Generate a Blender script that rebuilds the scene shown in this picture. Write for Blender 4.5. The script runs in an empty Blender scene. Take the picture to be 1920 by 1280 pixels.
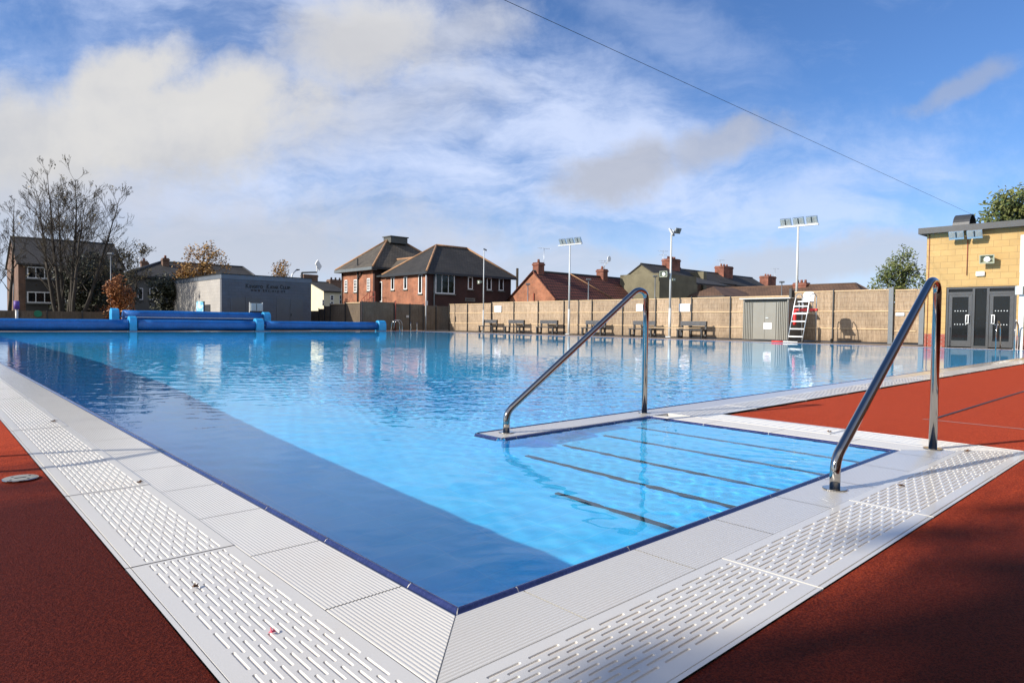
import bpy, math, random
from mathutils import Vector, Matrix
sc = bpy.context.scene
R_ = math.radians
random.seed(7)

# ------------------------------------------------------------------ camera
S = 0.735                                   # height of the lens over the deck, metres
YAW, PITCH, ROLL, FPX = R_(42.5569), R_(-1.68527), R_(0.64592), 1222.974
Fv = Vector((math.sin(YAW)*math.cos(PITCH), math.cos(YAW)*math.cos(PITCH), math.sin(PITCH)))
r0 = Vector((math.cos(YAW), -math.sin(YAW), 0)); u0 = r0.cross(Fv)
Rv = r0*math.cos(ROLL) + u0*math.sin(ROLL)
Uv = -r0*math.sin(ROLL) + u0*math.cos(ROLL)
cd = bpy.data.cameras.new('camera'); cam = bpy.data.objects.new('camera', cd)
sc.collection.objects.link(cam); sc.camera = cam
cd.sensor_width = 36; cd.lens = FPX/1920*36; cd.clip_start = 0.05; cd.clip_end = 3000
m3 = Matrix((Rv, Uv, -Fv)).transposed()
cam.matrix_world = Matrix.Translation((0, 0, S)) @ m3.to_4x4()

def ray(px, py): return Rv*((px-960)/FPX) - Uv*((py-640)/FPX) + Fv
def gnd(px, py):                            # survey: a point on the deck
    d = ray(px, py); t = -S/d.z; return (d.x*t, d.y*t)
def onx(px, py, X):                         # survey: (Y, Z) on the plane x = X
    d = ray(px, py); t = X/d.x; return (d.y*t, S+d.z*t)
def ony(px, py, Y):
    d = ray(px, py); t = Y/d.y; return (d.x*t, S+d.z*t)

# ------------------------------------------------------------------ light
SUN_AZ, SUN_EL = R_(160), R_(27)            # measured from +x, counter clockwise
sd = Vector((math.cos(SUN_AZ)*math.cos(SUN_EL), math.sin(SUN_AZ)*math.cos(SUN_EL), math.sin(SUN_EL)))
ld = bpy.data.lights.new('sun', 'SUN'); sun = bpy.data.objects.new('sun', ld)
sc.collection.objects.link(sun)
ld.energy = 3.9; ld.angle = R_(0.7); ld.color = (1, .93, .82)
sun.rotation_euler = sd.to_track_quat('Z', 'Y').to_euler()
sun.location = (0, 0, 30)

w = bpy.data.worlds.new('World'); sc.world = w; w.use_nodes = True
nt = w.node_tree; nt.nodes.clear()
class NB:
    def __init__(s, nt): s.nt = nt
    def n(s, t, **k):
        o = s.nt.nodes.new(t)
        for a, b in k.items(): setattr(o, a, b)
        return o
    def l(s, a, b): s.nt.links.new(a, b)
    def put(s, sock, v):
        if v is None: return
        if hasattr(v, 'links') or isinstance(v, bpy.types.NodeSocket): s.l(v, sock)
        else:
            if isinstance(v, (tuple, list)) and len(v) == 3 and sock.type == 'RGBA': v = (*v, 1)
            sock.default_value = v
    def math(s, op, a, b=None, c=None, clamp=False):
        o = s.n('ShaderNodeMath', operation=op, use_clamp=clamp)
        s.put(o.inputs[0], a); s.put(o.inputs[1], b); s.put(o.inputs[2], c)
        return o.outputs[0]
    def vm(s, op, a, b=None):
        o = s.n('ShaderNodeVectorMath', operation=op)
        s.put(o.inputs[0], a); s.put(o.inputs[1], b)
        return o.outputs['Value'] if op in ('DOT_PRODUCT', 'LENGTH') else o.outputs[0]
    def smooth(s, v, a, b, lo=0., hi=1.):
        o = s.n('ShaderNodeMapRange', interpolation_type='SMOOTHSTEP')
        s.put(o.inputs[0], v)
        for i, x in enumerate((a, b, lo, hi)): o.inputs[i+1].default_value = x
        return o.outputs[0]
    def noise(s, v, scale=5, detail=4, rough=.5, dist=0., lac=2.):
        o = s.n('ShaderNodeTexNoise'); s.put(o.inputs['Vector'], v)
        o.inputs['Scale'].default_value = scale; o.inputs['Detail'].default_value = detail
        o.inputs['Roughness'].default_value = rough; o.inputs['Distortion'].default_value = dist
        o.inputs['Lacunarity'].default_value = lac
        return o
    def mix(s, f, a, b, mode='MIX'):
        o = s.n('ShaderNodeMix', data_type='RGBA', blend_type=mode)
        s.put(o.inputs[0], f); s.put(o.inputs[6], a); s.put(o.inputs[7], b)
        return o.outputs[2]
    def comb(s, x, y, z):
        o = s.n('ShaderNodeCombineXYZ'); s.put(o.inputs[0], x); s.put(o.inputs[1], y); s.put(o.inputs[2], z); return o.outputs[0]

b = NB(nt)
sky = b.n('ShaderNodeTexSky', sky_type='NISHITA', sun_disc=False)
sky.sun_elevation = SUN_EL; sky.sun_rotation = R_(90) - SUN_AZ
sky.air_density = 1.0; sky.dust_density = .6; sky.ozone_density = 2.5
tc = b.n('ShaderNodeTexCoord'); D = tc.outputs['Generated']
# a fixed basis of the sky, looking over the pool
A1 = Vector((math.sin(YAW), math.cos(YAW), 0)); A2 = Vector((math.cos(YAW), -math.sin(YAW), 0))
fw = b.math('MAXIMUM', b.vm('DOT_PRODUCT', D, tuple(A1)), .08)
su = b.math('DIVIDE', b.vm('DOT_PRODUCT', D, tuple(A2)), fw)
sep = b.n('ShaderNodeSeparateXYZ'); b.l(D, sep.inputs[0])
sv = b.math('DIVIDE', sep.outputs[2], fw)
def uvpx(px, py):
    d = ray(px, py); f = d.dot(A1); return d.dot(A2)/f, d.z/f
P0 = b.comb(su, sv, 0.)
zz = b.math('MAXIMUM', sep.outputs[2], .0)
Pl = b.vm('SCALE', D); Pl.node.inputs['Scale'].default_value = 1
b.l(b.math('DIVIDE', 1., b.math('ADD', zz, .18)), Pl.node.inputs['Scale'])   # cloud sheet seen in perspective
warp = b.noise(P0, 3.2, 5, .6)
wv = b.vm('SUBTRACT', warp.outputs['Color'], (.5, .5, .5))
def scaled(v, s):
    o = b.n('ShaderNodeVectorMath', operation='SCALE'); b.put(o.inputs[0], v); o.inputs['Scale'].default_value = s; return o.outputs[0]
Pw = b.vm('ADD', P0, scaled(wv, .11))
fine = b.noise(b.vm('ADD', P0, scaled(wv, .06)), 12, 10, .66)
def blob(px, py, hx, hy, ang=0, soft=.6, wobble=.5, gain=1.):
    u, v = uvpx(px, py); hx /= FPX; hy /= FPX
    d = b.vm('SUBTRACT', Pw, (u, v, 0))
    c, s_ = math.cos(R_(ang)), math.sin(R_(ang))
    a = b.vm('DOT_PRODUCT', d, (c/hx, s_/hx, 0)); e = b.vm('DOT_PRODUCT', d, (-s_/hy, c/hy, 0))
    r = b.math('SQRT', b.math('ADD', b.math('MULTIPLY', a, a), b.math('MULTIPLY', e, e)))
    r = b.math('ADD', r, b.math('MULTIPLY', b.math('SUBTRACT', fine.outputs[0], .5), wobble*2))
    return b.smooth(r, 1+soft, 1-soft, 0., gain)
def union(*bs):
    o = bs[0]
    for x in bs[1:]: o = b.math('MAXIMUM', o, x)
    return o
# streaky veil of high cloud
rotm = b.n('ShaderNodeMapping'); b.l(Pw, rotm.inputs[0]); rotm.inputs['Rotation'].default_value = (0, 0, R_(-16)); rotm.inputs['Scale'].default_value = (1.3, 4.2, 1)
streak = b.noise(rotm.outputs[0], 2.9, 9, .62, .25)
veilmask = union(blob(1000, 300, 560, 190, -14, .7, .6), blob(300, 330, 560, 190, 0, .7, .5), blob(1500, 420, 300, 110, 20, .8, .8, .8),
                 blob(560, 40, 430, 120, -10, .9, 1.0, .75), blob(1000, 520, 1500, 130, 0, .6, .5, .9), blob(1250, 60, 250, 60, -35, .9, 1.2, .35))
veil = b.math('MULTIPLY', veilmask, b.smooth(streak.outputs[0], .28, .62, .15, .95))
veil = b.math('MAXIMUM', veil, b.smooth(b.noise(rotm.outputs[0], 1.5, 10, .68, .4).outputs[0], .52, .85, 0., .38))
veil = b.math('MAXIMUM', veil, b.smooth(b.math('ADD', sv, b.math('MULTIPLY', b.math('SUBTRACT', fine.outputs[0], .5), .12)), .24, .02, 0., .85))
cum = union(blob(300, 235, 300, 95, 4, .40, .55), blob(430, 185, 110, 60, 10, .45, .5), blob(230, 160, 130, 55, 20, .45, .55), blob(60, 270, 220, 90, 0, .6, .5), blob(670, 75, 150, 75, 12, .6, .7, .9), blob(860, 60, 120, 50, 20, .8, .9, .5))
grey = union(blob(1160, 325, 120, 42, 14, .45, .7, .85), blob(1350, 275, 105, 34, 16, .5, .7, .75), blob(1810, 158, 100, 20, 22, .6, .8, .55), blob(640, 95, 120, 55, 8, .7, .5, .4))
low = union(blob(1560, 492, 300, 42, 4, .45, .8, .75), blob(420, 460, 460, 85, 0, .7, .8, .9), blob(60, 390, 380, 120, 0, .7, .5, .8), blob(640, 235, 260, 60, 12, .8, .7, .6), blob(1000, 500, 260, 34, 3, .6, .9, .6))
# undersides are greyer, tops are whiter
shade = b.smooth(b.math('ADD', b.noise(Pw, 5, 5, .6).outputs[0], b.math('MULTIPLY', sv, .9)), .45, .95)
skyc = b.mix(1., sky.outputs[0], (.66, .92, 1.30), 'MULTIPLY')
cveil = (6.2, 7.0, 9.0)
ccum = b.mix(shade, (4.8, 4.9, 5.2), (6.4, 6.25, 6.0))
out = b.mix(b.math('MULTIPLY', veil, .86), skyc, cveil)
out = b.mix(b.math('MULTIPLY', low, .85), out, (4.9, 5.1, 5.7))
out = b.mix(b.math('MULTIPLY', cum, .92), out, ccum)
out = b.mix(b.math('MULTIPLY', grey, .9), out, (4.0, 4.15, 4.7))
back = b.smooth(b.vm('DOT_PRODUCT', D, tuple(A1)), .15, -.5, 0., .8)  # brighter cloud added out of view behind the camera to raise the fill
out = b.mix(back, out, b.mix(b.smooth(b.noise(D, 2.2, 6, .6).outputs[0], .4, .65), (5.0, 5.6, 7.2), (8.5, 8.4, 8.3)))
bg = b.n('ShaderNodeBackground'); b.l(out, bg.inputs[0]); bg.inputs[1].default_value = .074
wo = b.n('ShaderNodeOutputWorld'); b.l(bg.outputs[0], wo.inputs[0])

vs = sc.view_settings; vs.view_transform = 'Standard'; vs.look = 'None'; vs.gamma = 1; vs.exposure = 0.70
sc.render.engine = 'CYCLES'
sc.cycles.use_denoising = True
sc.cycles.max_bounces = 12; sc.cycles.diffuse_bounces = 7; sc.cycles.transparent_max_bounces = 12; sc.cycles.transmission_bounces = 6
sc.cycles.sample_clamp_indirect = 6

# ------------------------------------------------------------------ materials
def mat(name): 
    m = bpy.data.materials.new(name); m.use_nodes = True; m.node_tree.nodes.clear()
    q = NB(m.node_tree); p = q.n('ShaderNodeBsdfPrincipled'); o = q.n('ShaderNodeOutputMaterial'); q.l(p.outputs[0], o.inputs[0])
    q.p = p; q.o = o; q.uv = None
    return m, q
def UV(q):
    if q.uv is None: q.uv = q.n('ShaderNodeTexCoord').outputs['UV']
    return q.uv
def OB(q): return q.n('ShaderNodeTexCoord').outputs['Object']
def bump(q, h, strength=.3, dist=.01):
    o = q.n('ShaderNodeBump'); q.l(h, o.inputs['Height']); o.inputs['Strength'].default_value = strength; o.inputs['Distance'].default_value = dist
    q.l(o.outputs[0], q.p.inputs['Normal']); return o
def plain(name, col, rough=.6, metal=0., var=.18, vs_=2.5, bmp=.0, bs=60., bd=.004, coat=0., spec=.5, coord='obj'):
    m, q = mat(name); v = OB(q) if coord == 'obj' else UV(q)
    n1 = q.noise(v, vs_, 5, .6); n2 = q.noise(v, vs_*11, 3, .6)
    f = q.math('MULTIPLY_ADD', n2.outputs[0], .4, q.math('MULTIPLY', n1.outputs[0], .6))
    k = q.smooth(f, .3, .7, 1-var, 1+var)
    mul = q.n('ShaderNodeVectorMath', operation='SCALE'); mul.inputs[0].default_value = col; q.l(k, mul.inputs['Scale'])
    q.l(mul.outputs[0], q.p.inputs['Base Color'])
    q.p.inputs['Roughness'].default_value = rough; q.p.inputs['Metallic'].default_value = metal
    q.p.inputs['Coat Weight'].default_value = coat; q.p.inputs['Specular IOR Level'].default_value = spec
    if rough > .15 and metal < .5:
        q.l(q.smooth(n2.outputs[0], .3, .7, max(0, rough-.08), min(1, rough+.1)), q.p.inputs['Roughness'])
    if bmp: bump(q, q.noise(v, bs, 4, .6).outputs[0], bmp, bd)
    return m
def brick(name, c1, c2, mortar, bw=.225, bh=.075, ms=.01, rough=.85, bmp=.4, off=.5, patch=.35):
    m, q = mat(name); v = UV(q)
    t = q.n('ShaderNodeTexBrick'); q.l(v, t.inputs[0]); t.offset = off
    for k, x in (('Color1', (*c1, 1)), ('Color2', (*c2, 1)), ('Mortar', (*mortar, 1))): t.inputs[k].default_value = x
    t.inputs['Scale'].default_value = 1; t.inputs['Mortar Size'].default_value = ms
    t.inputs['Brick Width'].default_value = bw; t.inputs['Row Height'].default_value = bh
    n1 = q.noise(v, .8, 6, .65); 
    k = q.smooth(n1.outputs[0], .3, .72, 1-patch, 1+patch*.7)
    mul = q.n('ShaderNodeVectorMath', operation='SCALE'); q.l(t.outputs[0], mul.inputs[0]); q.l(k, mul.inputs['Scale'])
    q.l(mul.outputs[0], q.p.inputs['Base Color']); q.p.inputs['Roughness'].default_value = rough
    bump(q, q.math('SUBTRACT', 1., t.outputs['Fac']), bmp, .006)
    return m
def rooftile(name, c1, c2, gap, w_=.3, h_=.28, patch=.3, rough=.8):
    m, q = mat(name); v = UV(q)
    t = q.n('ShaderNodeTexBrick'); q.l(v, t.inputs[0])
    for k, x in (('Color1', (*c1, 1)), ('Color2', (*c2, 1)), ('Mortar', (*gap, 1))): t.inputs[k].default_value = x
    t.inputs['Scale'].default_value = 1; t.inputs['Mortar Size'].default_value = .018 if h_ < .4 else .06
    t.inputs['Brick Width'].default_value = w_; t.inputs['Row Height'].default_value = h_
    n1 = q.noise(v, .6, 7, .7)
    k = q.smooth(n1.outputs[0], .3, .72, 1-patch, 1+patch)
    mul = q.n('ShaderNodeVectorMath', operation='SCALE'); q.l(t.outputs[0], mul.inputs[0]); q.l(k, mul.inputs['Scale'])
    q.l(mul.outputs[0], q.p.inputs['Base Color']); q.p.inputs['Roughness'].default_value = rough
    sx = q.n('ShaderNodeSeparateXYZ'); q.l(v, sx.inputs[0])
    saw = q.math('FRACT', q.math('DIVIDE', sx.outputs[1], h_))
    bump(q, q.math('SUBTRACT', 1., saw), .8, .03)
    return m

M = {}
M['steel'] = plain('polished_steel', (.40, .38, .355), .10, 1., .04, 3)
_q = NB(M['steel'].node_tree)
M['galv'] = plain('galvanised_steel', (.55, .57, .58), .42, .85, .12, 4)
M['whitepole'] = plain('white_painted_metal', (.52, .53, .52), .4, 0, .06, 3)
M['darkmetal'] = plain('dark_powder_coat', (.035, .038, .042), .5, .2, .15, 4)
M['greymetal'] = plain('grey_powder_coat', (.135, .15, .165), .45, .2, .12, 3)
M['anthra'] = plain('anthracite_frame', (.045, .048, .053), .4, .1, .1, 3)
M['plasticwood'] = plain('dark_recycled_plastic', (.026, .026, .028), .55, 0, .25, 5, .3, 80)
M['benchtop'] = plain('weathered_grey_board', (.07, .07, .075), .5, 0, .25, 5, .3, 80)
M['cover'] = plain('blue_pool_cover', (.008, .115, .38), .38, 0, .22, 1.4, .5, 5, .02)
M['pod'] = plain('light_blue_moulding', (.03, .33, .66), .35, 0, .12, 4)
M['grout'] = plain('grey_grout', (.42, .40, .37), .8, 0, .2, 8)
M['glass'] = plain('dark_window_glass', (.008, .010, .012), .03, 0, .2, 1, spec=.35)
M['whiteframe'] = plain('white_window_frame', (.78, .78, .76), .4, 0, .05, 3)
M['fascia'] = plain('grey_fascia_board', (.13, .15, .16), .6, 0, .15, 3)
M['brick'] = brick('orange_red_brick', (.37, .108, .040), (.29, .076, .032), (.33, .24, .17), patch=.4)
M['brickshade'] = brick('shaded_red_brick', (.065, .02, .014), (.05, .016, .013), (.05, .036, .03), patch=.35)  # shaded copy of the orange brick, with the shade put into the colour
M['brickbrown'] = brick('brown_brick', (.19, .09, .05), (.14, .07, .042), (.18, .14, .11), patch=.35)
M['bricklow'] = brick('bright_red_plinth_brick', (.42, .06, .035), (.34, .05, .03), (.35, .25, .2))
M['chim'] = brick('chimney_brick', (.30, .085, .045), (.20, .055, .035), (.17, .12, .09), patch=.5)
M['yblock'] = brick('buff_masonry_block', (.50, .325, .125), (.45, .29, .11), (.31, .20, .08), .46, .225, .007, .8, .25, patch=.12)
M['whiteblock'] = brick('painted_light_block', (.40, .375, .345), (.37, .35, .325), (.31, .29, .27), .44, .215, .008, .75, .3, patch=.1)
M['blueblock'] = brick('slate_blue_block', (.098, .106, .128), (.09, .098, .118), (.068, .074, .09), .44, .215, .008, .7, .3, patch=.12)  # front block, darker and bluer than the side block
M['render_olive'] = plain('olive_grey_render', (.16, .142, .092), .9, 0, .25, .8, .3, 40)
M['cream'] = plain('cream_render', (.70, .63, .44), .85, 0, .06, 1)
M['palerender'] = plain('weathered_pale_render', (.15, .15, .135), .85, 0, .2, 1)
M['slate'] = rooftile('brown_grey_roof_tile', (.105, .088, .066), (.082, .070, .056), (.03, .026, .02))
M['darkslate'] = rooftile('dark_slate_roof', (.042, .038, .034), (.032, .03, .028), (.012, .011, .01))
M['redtile'] = rooftile('dark_red_pantile', (.17, .046, .028), (.135, .036, .024), (.022, .009, .006), .33, .42, .25)
M['browntile'] = rooftile('plain_brown_roof_tile', (.13, .075, .045), (.11, .062, .04), (.04, .025, .018))
M['ridge'] = plain('clay_ridge_tile', (.34, .19, .10), .8, 0, .3, 3)
M['lead'] = plain('lead_flashing', (.09, .09, .08), .6, .3, .15, 3)
M['doorgrey'] = plain('mid_grey_door', (.085, .09, .10), .5, 0, .06, 2)
M['shed'] = plain('taupe_metal_cladding', (.215, .205, .175), .5, .1, .06, 2)
M['shedroof'] = plain('shed_roof_sheet', (.52, .51, .47), .45, .2, .08, 2)
M['blacktrim'] = plain('black_trim', (.018, .018, .018), .45, 0, .1, 3)
M['whiteplastic'] = plain('white_plastic', (.82, .82, .80), .35, 0, .04, 3)
M['signwhite'] = plain('white_sign_board', (.86, .84, .84), .4, 0, .03, 3)
M['signtext'] = plain('red_sign_lettering', (.62, .08, .12), .5, 0, .1, 3)
M['red'] = plain('red_rescue_foam', (.60, .03, .03), .5, 0, .12, 3)
M['letter'] = plain('black_wall_lettering', (.010, .010, .012), .5, 0, .1, 3)
M['bark'] = plain('tree_bark', (.045, .037, .028), .9, 0, .3, 3, .5, 20, .02)
M['palebark'] = plain('pale_tree_bark', (.13, .115, .09), .9, 0, .4, 3, .5, 20, .02)
M['rust'] = plain('red_oxide_metal', (.25, .05, .03), .6, 0, .3, 4)
M['purple'] = plain('purple_sleeve', (.12, .06, .3), .6, 0, .1, 3)
M['green'] = plain('green_enamel', (.01, .18, .09), .5, 0, .1, 3)
M['cabinet'] = plain('pale_cabinet_paint', (.45, .50, .50), .45, 0, .05, 3)
M['timber'] = plain('pale_timber_rail', (.55, .40, .24), .75, 0, .18, 6)

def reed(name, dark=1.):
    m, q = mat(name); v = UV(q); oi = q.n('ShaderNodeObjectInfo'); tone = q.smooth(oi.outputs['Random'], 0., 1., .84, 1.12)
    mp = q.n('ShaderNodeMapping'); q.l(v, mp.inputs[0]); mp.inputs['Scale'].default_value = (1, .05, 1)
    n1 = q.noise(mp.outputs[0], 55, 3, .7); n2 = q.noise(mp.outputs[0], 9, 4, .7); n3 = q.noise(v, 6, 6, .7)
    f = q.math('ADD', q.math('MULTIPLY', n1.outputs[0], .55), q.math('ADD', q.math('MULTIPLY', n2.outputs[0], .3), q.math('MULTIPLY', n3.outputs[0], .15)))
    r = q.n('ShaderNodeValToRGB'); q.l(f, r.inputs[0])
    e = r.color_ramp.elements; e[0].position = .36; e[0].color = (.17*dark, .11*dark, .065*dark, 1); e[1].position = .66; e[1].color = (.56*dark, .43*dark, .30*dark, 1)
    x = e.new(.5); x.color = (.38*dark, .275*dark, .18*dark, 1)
    sx = q.n('ShaderNodeSeparateXYZ'); q.l(v, sx.inputs[0])
    wy = q.math('LESS_THAN', q.math('FRACT', q.math('DIVIDE', sx.outputs[1], .2)), .05)
    wx = q.math('LESS_THAN', q.math('FRACT', q.math('DIVIDE', sx.outputs[0], .05)), .09)
    wire = q.math('MULTIPLY', q.math('MAXIMUM', wy, wx), .55)
    n4 = q.noise(v, .9, 4, .6); sc_ = q.n('ShaderNodeVectorMath', operation='SCALE'); q.l(r.outputs[0], sc_.inputs[0]); q.l(q.math('MULTIPLY', tone, q.smooth(n4.outputs[0], .3, .7, .85, 1.1)), sc_.inputs['Scale'])
    foot_dark = q.smooth(q.math('ADD', sx.outputs[1], q.math('MULTIPLY', n4.outputs[0], .35)), .42, .12, 0., .45)  # panel gets darker towards its foot
    q.l(q.mix(foot_dark, q.mix(wire, sc_.outputs[0], (.05, .055, .05)), (.06, .045, .03)), q.p.inputs['Base Color'])
    q.p.inputs['Roughness'].default_value = .85; bump(q, n1.outputs[0], .5, .01)
    return m
M['reed'] = reed('reed_screening')
M['reedshade'] = reed('shaded_brown_reed_screening', .38)  # darkened copy of the reed, painting in the shade on the far fences

def leafmat(name, c1, c2, trans=.25):
    m, q = mat(name); oi = q.n('ShaderNodeNewGeometry'); 
    n = q.noise(oi.outputs['Position'], 1.1, 3, .6); n2 = q.n('ShaderNodeTexWhiteNoise'); q.l(oi.outputs['Random Per Island'], n2.inputs['Vector'])
    f = q.math('ADD', q.math('MULTIPLY', n.outputs[0], .5), q.math('MULTIPLY', oi.outputs['Random Per Island'], .5))
    q.l(q.mix(q.smooth(f, .25, .75), c1, c2), q.p.inputs['Base Color'])
    q.p.inputs['Roughness'].default_value = .6
    return m
M['leafgreen'] = leafmat('green_yellow_foliage', (.045, .075, .018), (.16, .17, .05))
M['leafolive'] = leafmat('dark_olive_foliage', (.018, .024, .010), (.05, .05, .02))
M['leafgold'] = leafmat('golden_autumn_foliage', (.20, .10, .02), (.36, .20, .04))
M['leaforange'] = leafmat('orange_autumn_foliage', (.17, .05, .010), (.38, .14, .03))
M['leafbrown'] = leafmat('sparse_brown_foliage', (.08, .065, .02), (.17, .12, .04))
M['dryleaf'] = plain('dry_brown_leaf', (.12, .06, .025), .7, 0, .4, 30)

def deckmat():
    m, q = mat('red_rubber_surfacing'); v = OB(q)
    g = q.noise(v, 210, 3, .8); g2 = q.noise(v, 95, 3, .7); big = q.noise(v, .55, 5, .6)
    # moist rubber with tree shade painted in: darker patches near the pool corner
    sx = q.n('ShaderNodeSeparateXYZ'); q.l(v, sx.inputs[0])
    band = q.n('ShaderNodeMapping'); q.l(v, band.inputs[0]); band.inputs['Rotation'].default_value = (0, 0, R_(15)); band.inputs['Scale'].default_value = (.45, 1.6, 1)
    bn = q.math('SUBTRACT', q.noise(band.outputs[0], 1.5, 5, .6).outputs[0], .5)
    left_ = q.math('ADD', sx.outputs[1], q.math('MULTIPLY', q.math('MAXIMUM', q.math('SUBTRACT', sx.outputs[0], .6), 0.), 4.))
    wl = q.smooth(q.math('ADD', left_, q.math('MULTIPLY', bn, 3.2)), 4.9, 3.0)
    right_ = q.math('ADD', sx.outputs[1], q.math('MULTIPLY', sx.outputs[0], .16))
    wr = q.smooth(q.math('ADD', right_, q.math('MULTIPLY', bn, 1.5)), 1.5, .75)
    wet_shade = q.math('MAXIMUM', wl, wr)
    base = q.mix(q.smooth(g.outputs[0], .38, .64), (.22, .023, .011), (.80, .125, .045))
    base = q.mix(q.smooth(big.outputs[0], .3, .75, 0., .35), base, (.50, .075, .035))
    spk = q.smooth(g2.outputs[0], .70, .76)
    base = q.mix(q.math('MULTIPLY', spk, .5), base, (.60, .25, .17))
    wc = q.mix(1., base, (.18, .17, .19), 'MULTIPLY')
    q.l(q.mix(wet_shade, base, wc), q.p.inputs['Base Color'])
    q.l(q.smooth(wet_shade, 0., 1., .85, .62), q.p.inputs['Roughness'])
    q.p.inputs['Specular IOR Level'].default_value = .06
    bump(q, q.math('ADD', g.outputs[0], q.math('MULTIPLY', g2.outputs[0], .8)), .85, .006)
    return m
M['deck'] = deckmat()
def greydeck():
    m, q = mat('wet_grey_brown_paving'); v = OB(q)
    n = q.noise(v, .7, 6, .65); g = q.noise(v, 60, 3, .6)
    q.l(q.mix(q.smooth(n.outputs[0], .3, .7), (.075, .062, .052), (.16, .13, .11)), q.p.inputs['Base Color'])
    q.l(q.smooth(n.outputs[0], .3, .7, .25, .6), q.p.inputs['Roughness'])
    bump(q, g.outputs[0], .3, .004)
    return m
M['paving'] = greydeck()
def groundmat():
    m, q = mat('rough_grass_and_tarmac'); v = OB(q)
    n = q.noise(v, .12, 6, .6); g = q.noise(v, 4, 4, .6)
    c = q.mix(q.smooth(g.outputs[0], .3, .7), (.035, .045, .018), (.07, .075, .035))
    q.l(q.mix(q.smooth(n.outputs[0], .45, .6), c, (.07, .068, .065)), q.p.inputs['Base Color'])
    q.p.inputs['Roughness'].default_value = .95
    return m
M['ground'] = groundmat()
def whitetile(name, col, coat, rough, dirt=(.62, .52, .40), da=.25):
    m, q = mat(name); v = OB(q)
    n = q.noise(v, 1.7, 6, .6); n2 = q.noise(v, 14, 4, .6); n3 = q.noise(v, 90, 2, .6)
    f = q.math('MULTIPLY', q.smooth(n.outputs[0], .45, .75), q.smooth(n2.outputs[0], .3, .7, .3, 1.))
    q.l(q.mix(q.math('MULTIPLY', f, da), col, dirt), q.p.inputs['Base Color'])
    q.p.inputs['Roughness'].default_value = rough
    q.p.inputs['Coat Weight'].default_value = coat; q.p.inputs['Coat Roughness'].default_value = .05; q.p.inputs['Coat IOR'].default_value = 1.4
    bump(q, n3.outputs[0], .06, .002)
    return m
M['tile'] = whitetile('ribbed_white_tile', (.66, .63, .57), 1., .35)
M['grate'] = whitetile('white_plastic_grating', (.64, .62, .58), .25, .3)
M['gratefloor'] = whitetile('grating_slot_floor', (.74, .69, .61), .1, .5, (.45, .35, .26), .5)
M['nosing'] = plain('cobalt_blue_nosing', (.028, .036, .12), .22, 0, .25, 6, coat=.5, bmp=.12, bs=9)
M['poolwhite'] = whitetile('white_grout', (.75, .73, .68), .3, .4)
def poolmat():
    m, q = mat('blue_pool_mosaic'); v = UV(q)
    t = q.n('ShaderNodeTexBrick'); q.l(v, t.inputs[0]); t.offset = 0
    t.inputs['Color1'].default_value = (.085, .68, .99, 1); t.inputs['Color2'].default_value = (.075, .65, .99, 1); t.inputs['Mortar'].default_value = (.14, .69, .99, 1)
    t.inputs['Scale'].default_value = 1; t.inputs['Mortar Size'].default_value = .004; t.inputs['Brick Width'].default_value = .25; t.inputs['Row Height'].default_value = .125
    n = q.noise(v, .8, 4, .6)
    mul = q.n('ShaderNodeVectorMath', operation='SCALE'); q.l(t.outputs[0], mul.inputs[0]); q.l(q.smooth(n.outputs[0], .3, .7, .93, 1.05), mul.inputs['Scale'])
    q.l(mul.outputs[0], q.p.inputs['Base Color']); q.p.inputs['Roughness'].default_value = .6
    return m
M['pool'] = poolmat()
M['nose'] = plain('black_step_nosing', (.02, .03, .03), .6, 0, .1, 5)
def watermat():
    m = bpy.data.materials.new('pool_water'); m.use_nodes = True; m.node_tree.nodes.clear(); q = NB(m.node_tree)
    gl = q.n('ShaderNodeBsdfGlass'); gl.inputs['Roughness'].default_value = .0; gl.inputs['IOR'].default_value = 1.333; gl.inputs[0].default_value = (.97, 1, 1, 1)
    o = q.n('ShaderNodeOutputMaterial'); q.l(gl.outputs[0], o.inputs[0]); return m
M['water'] = watermat()

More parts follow.
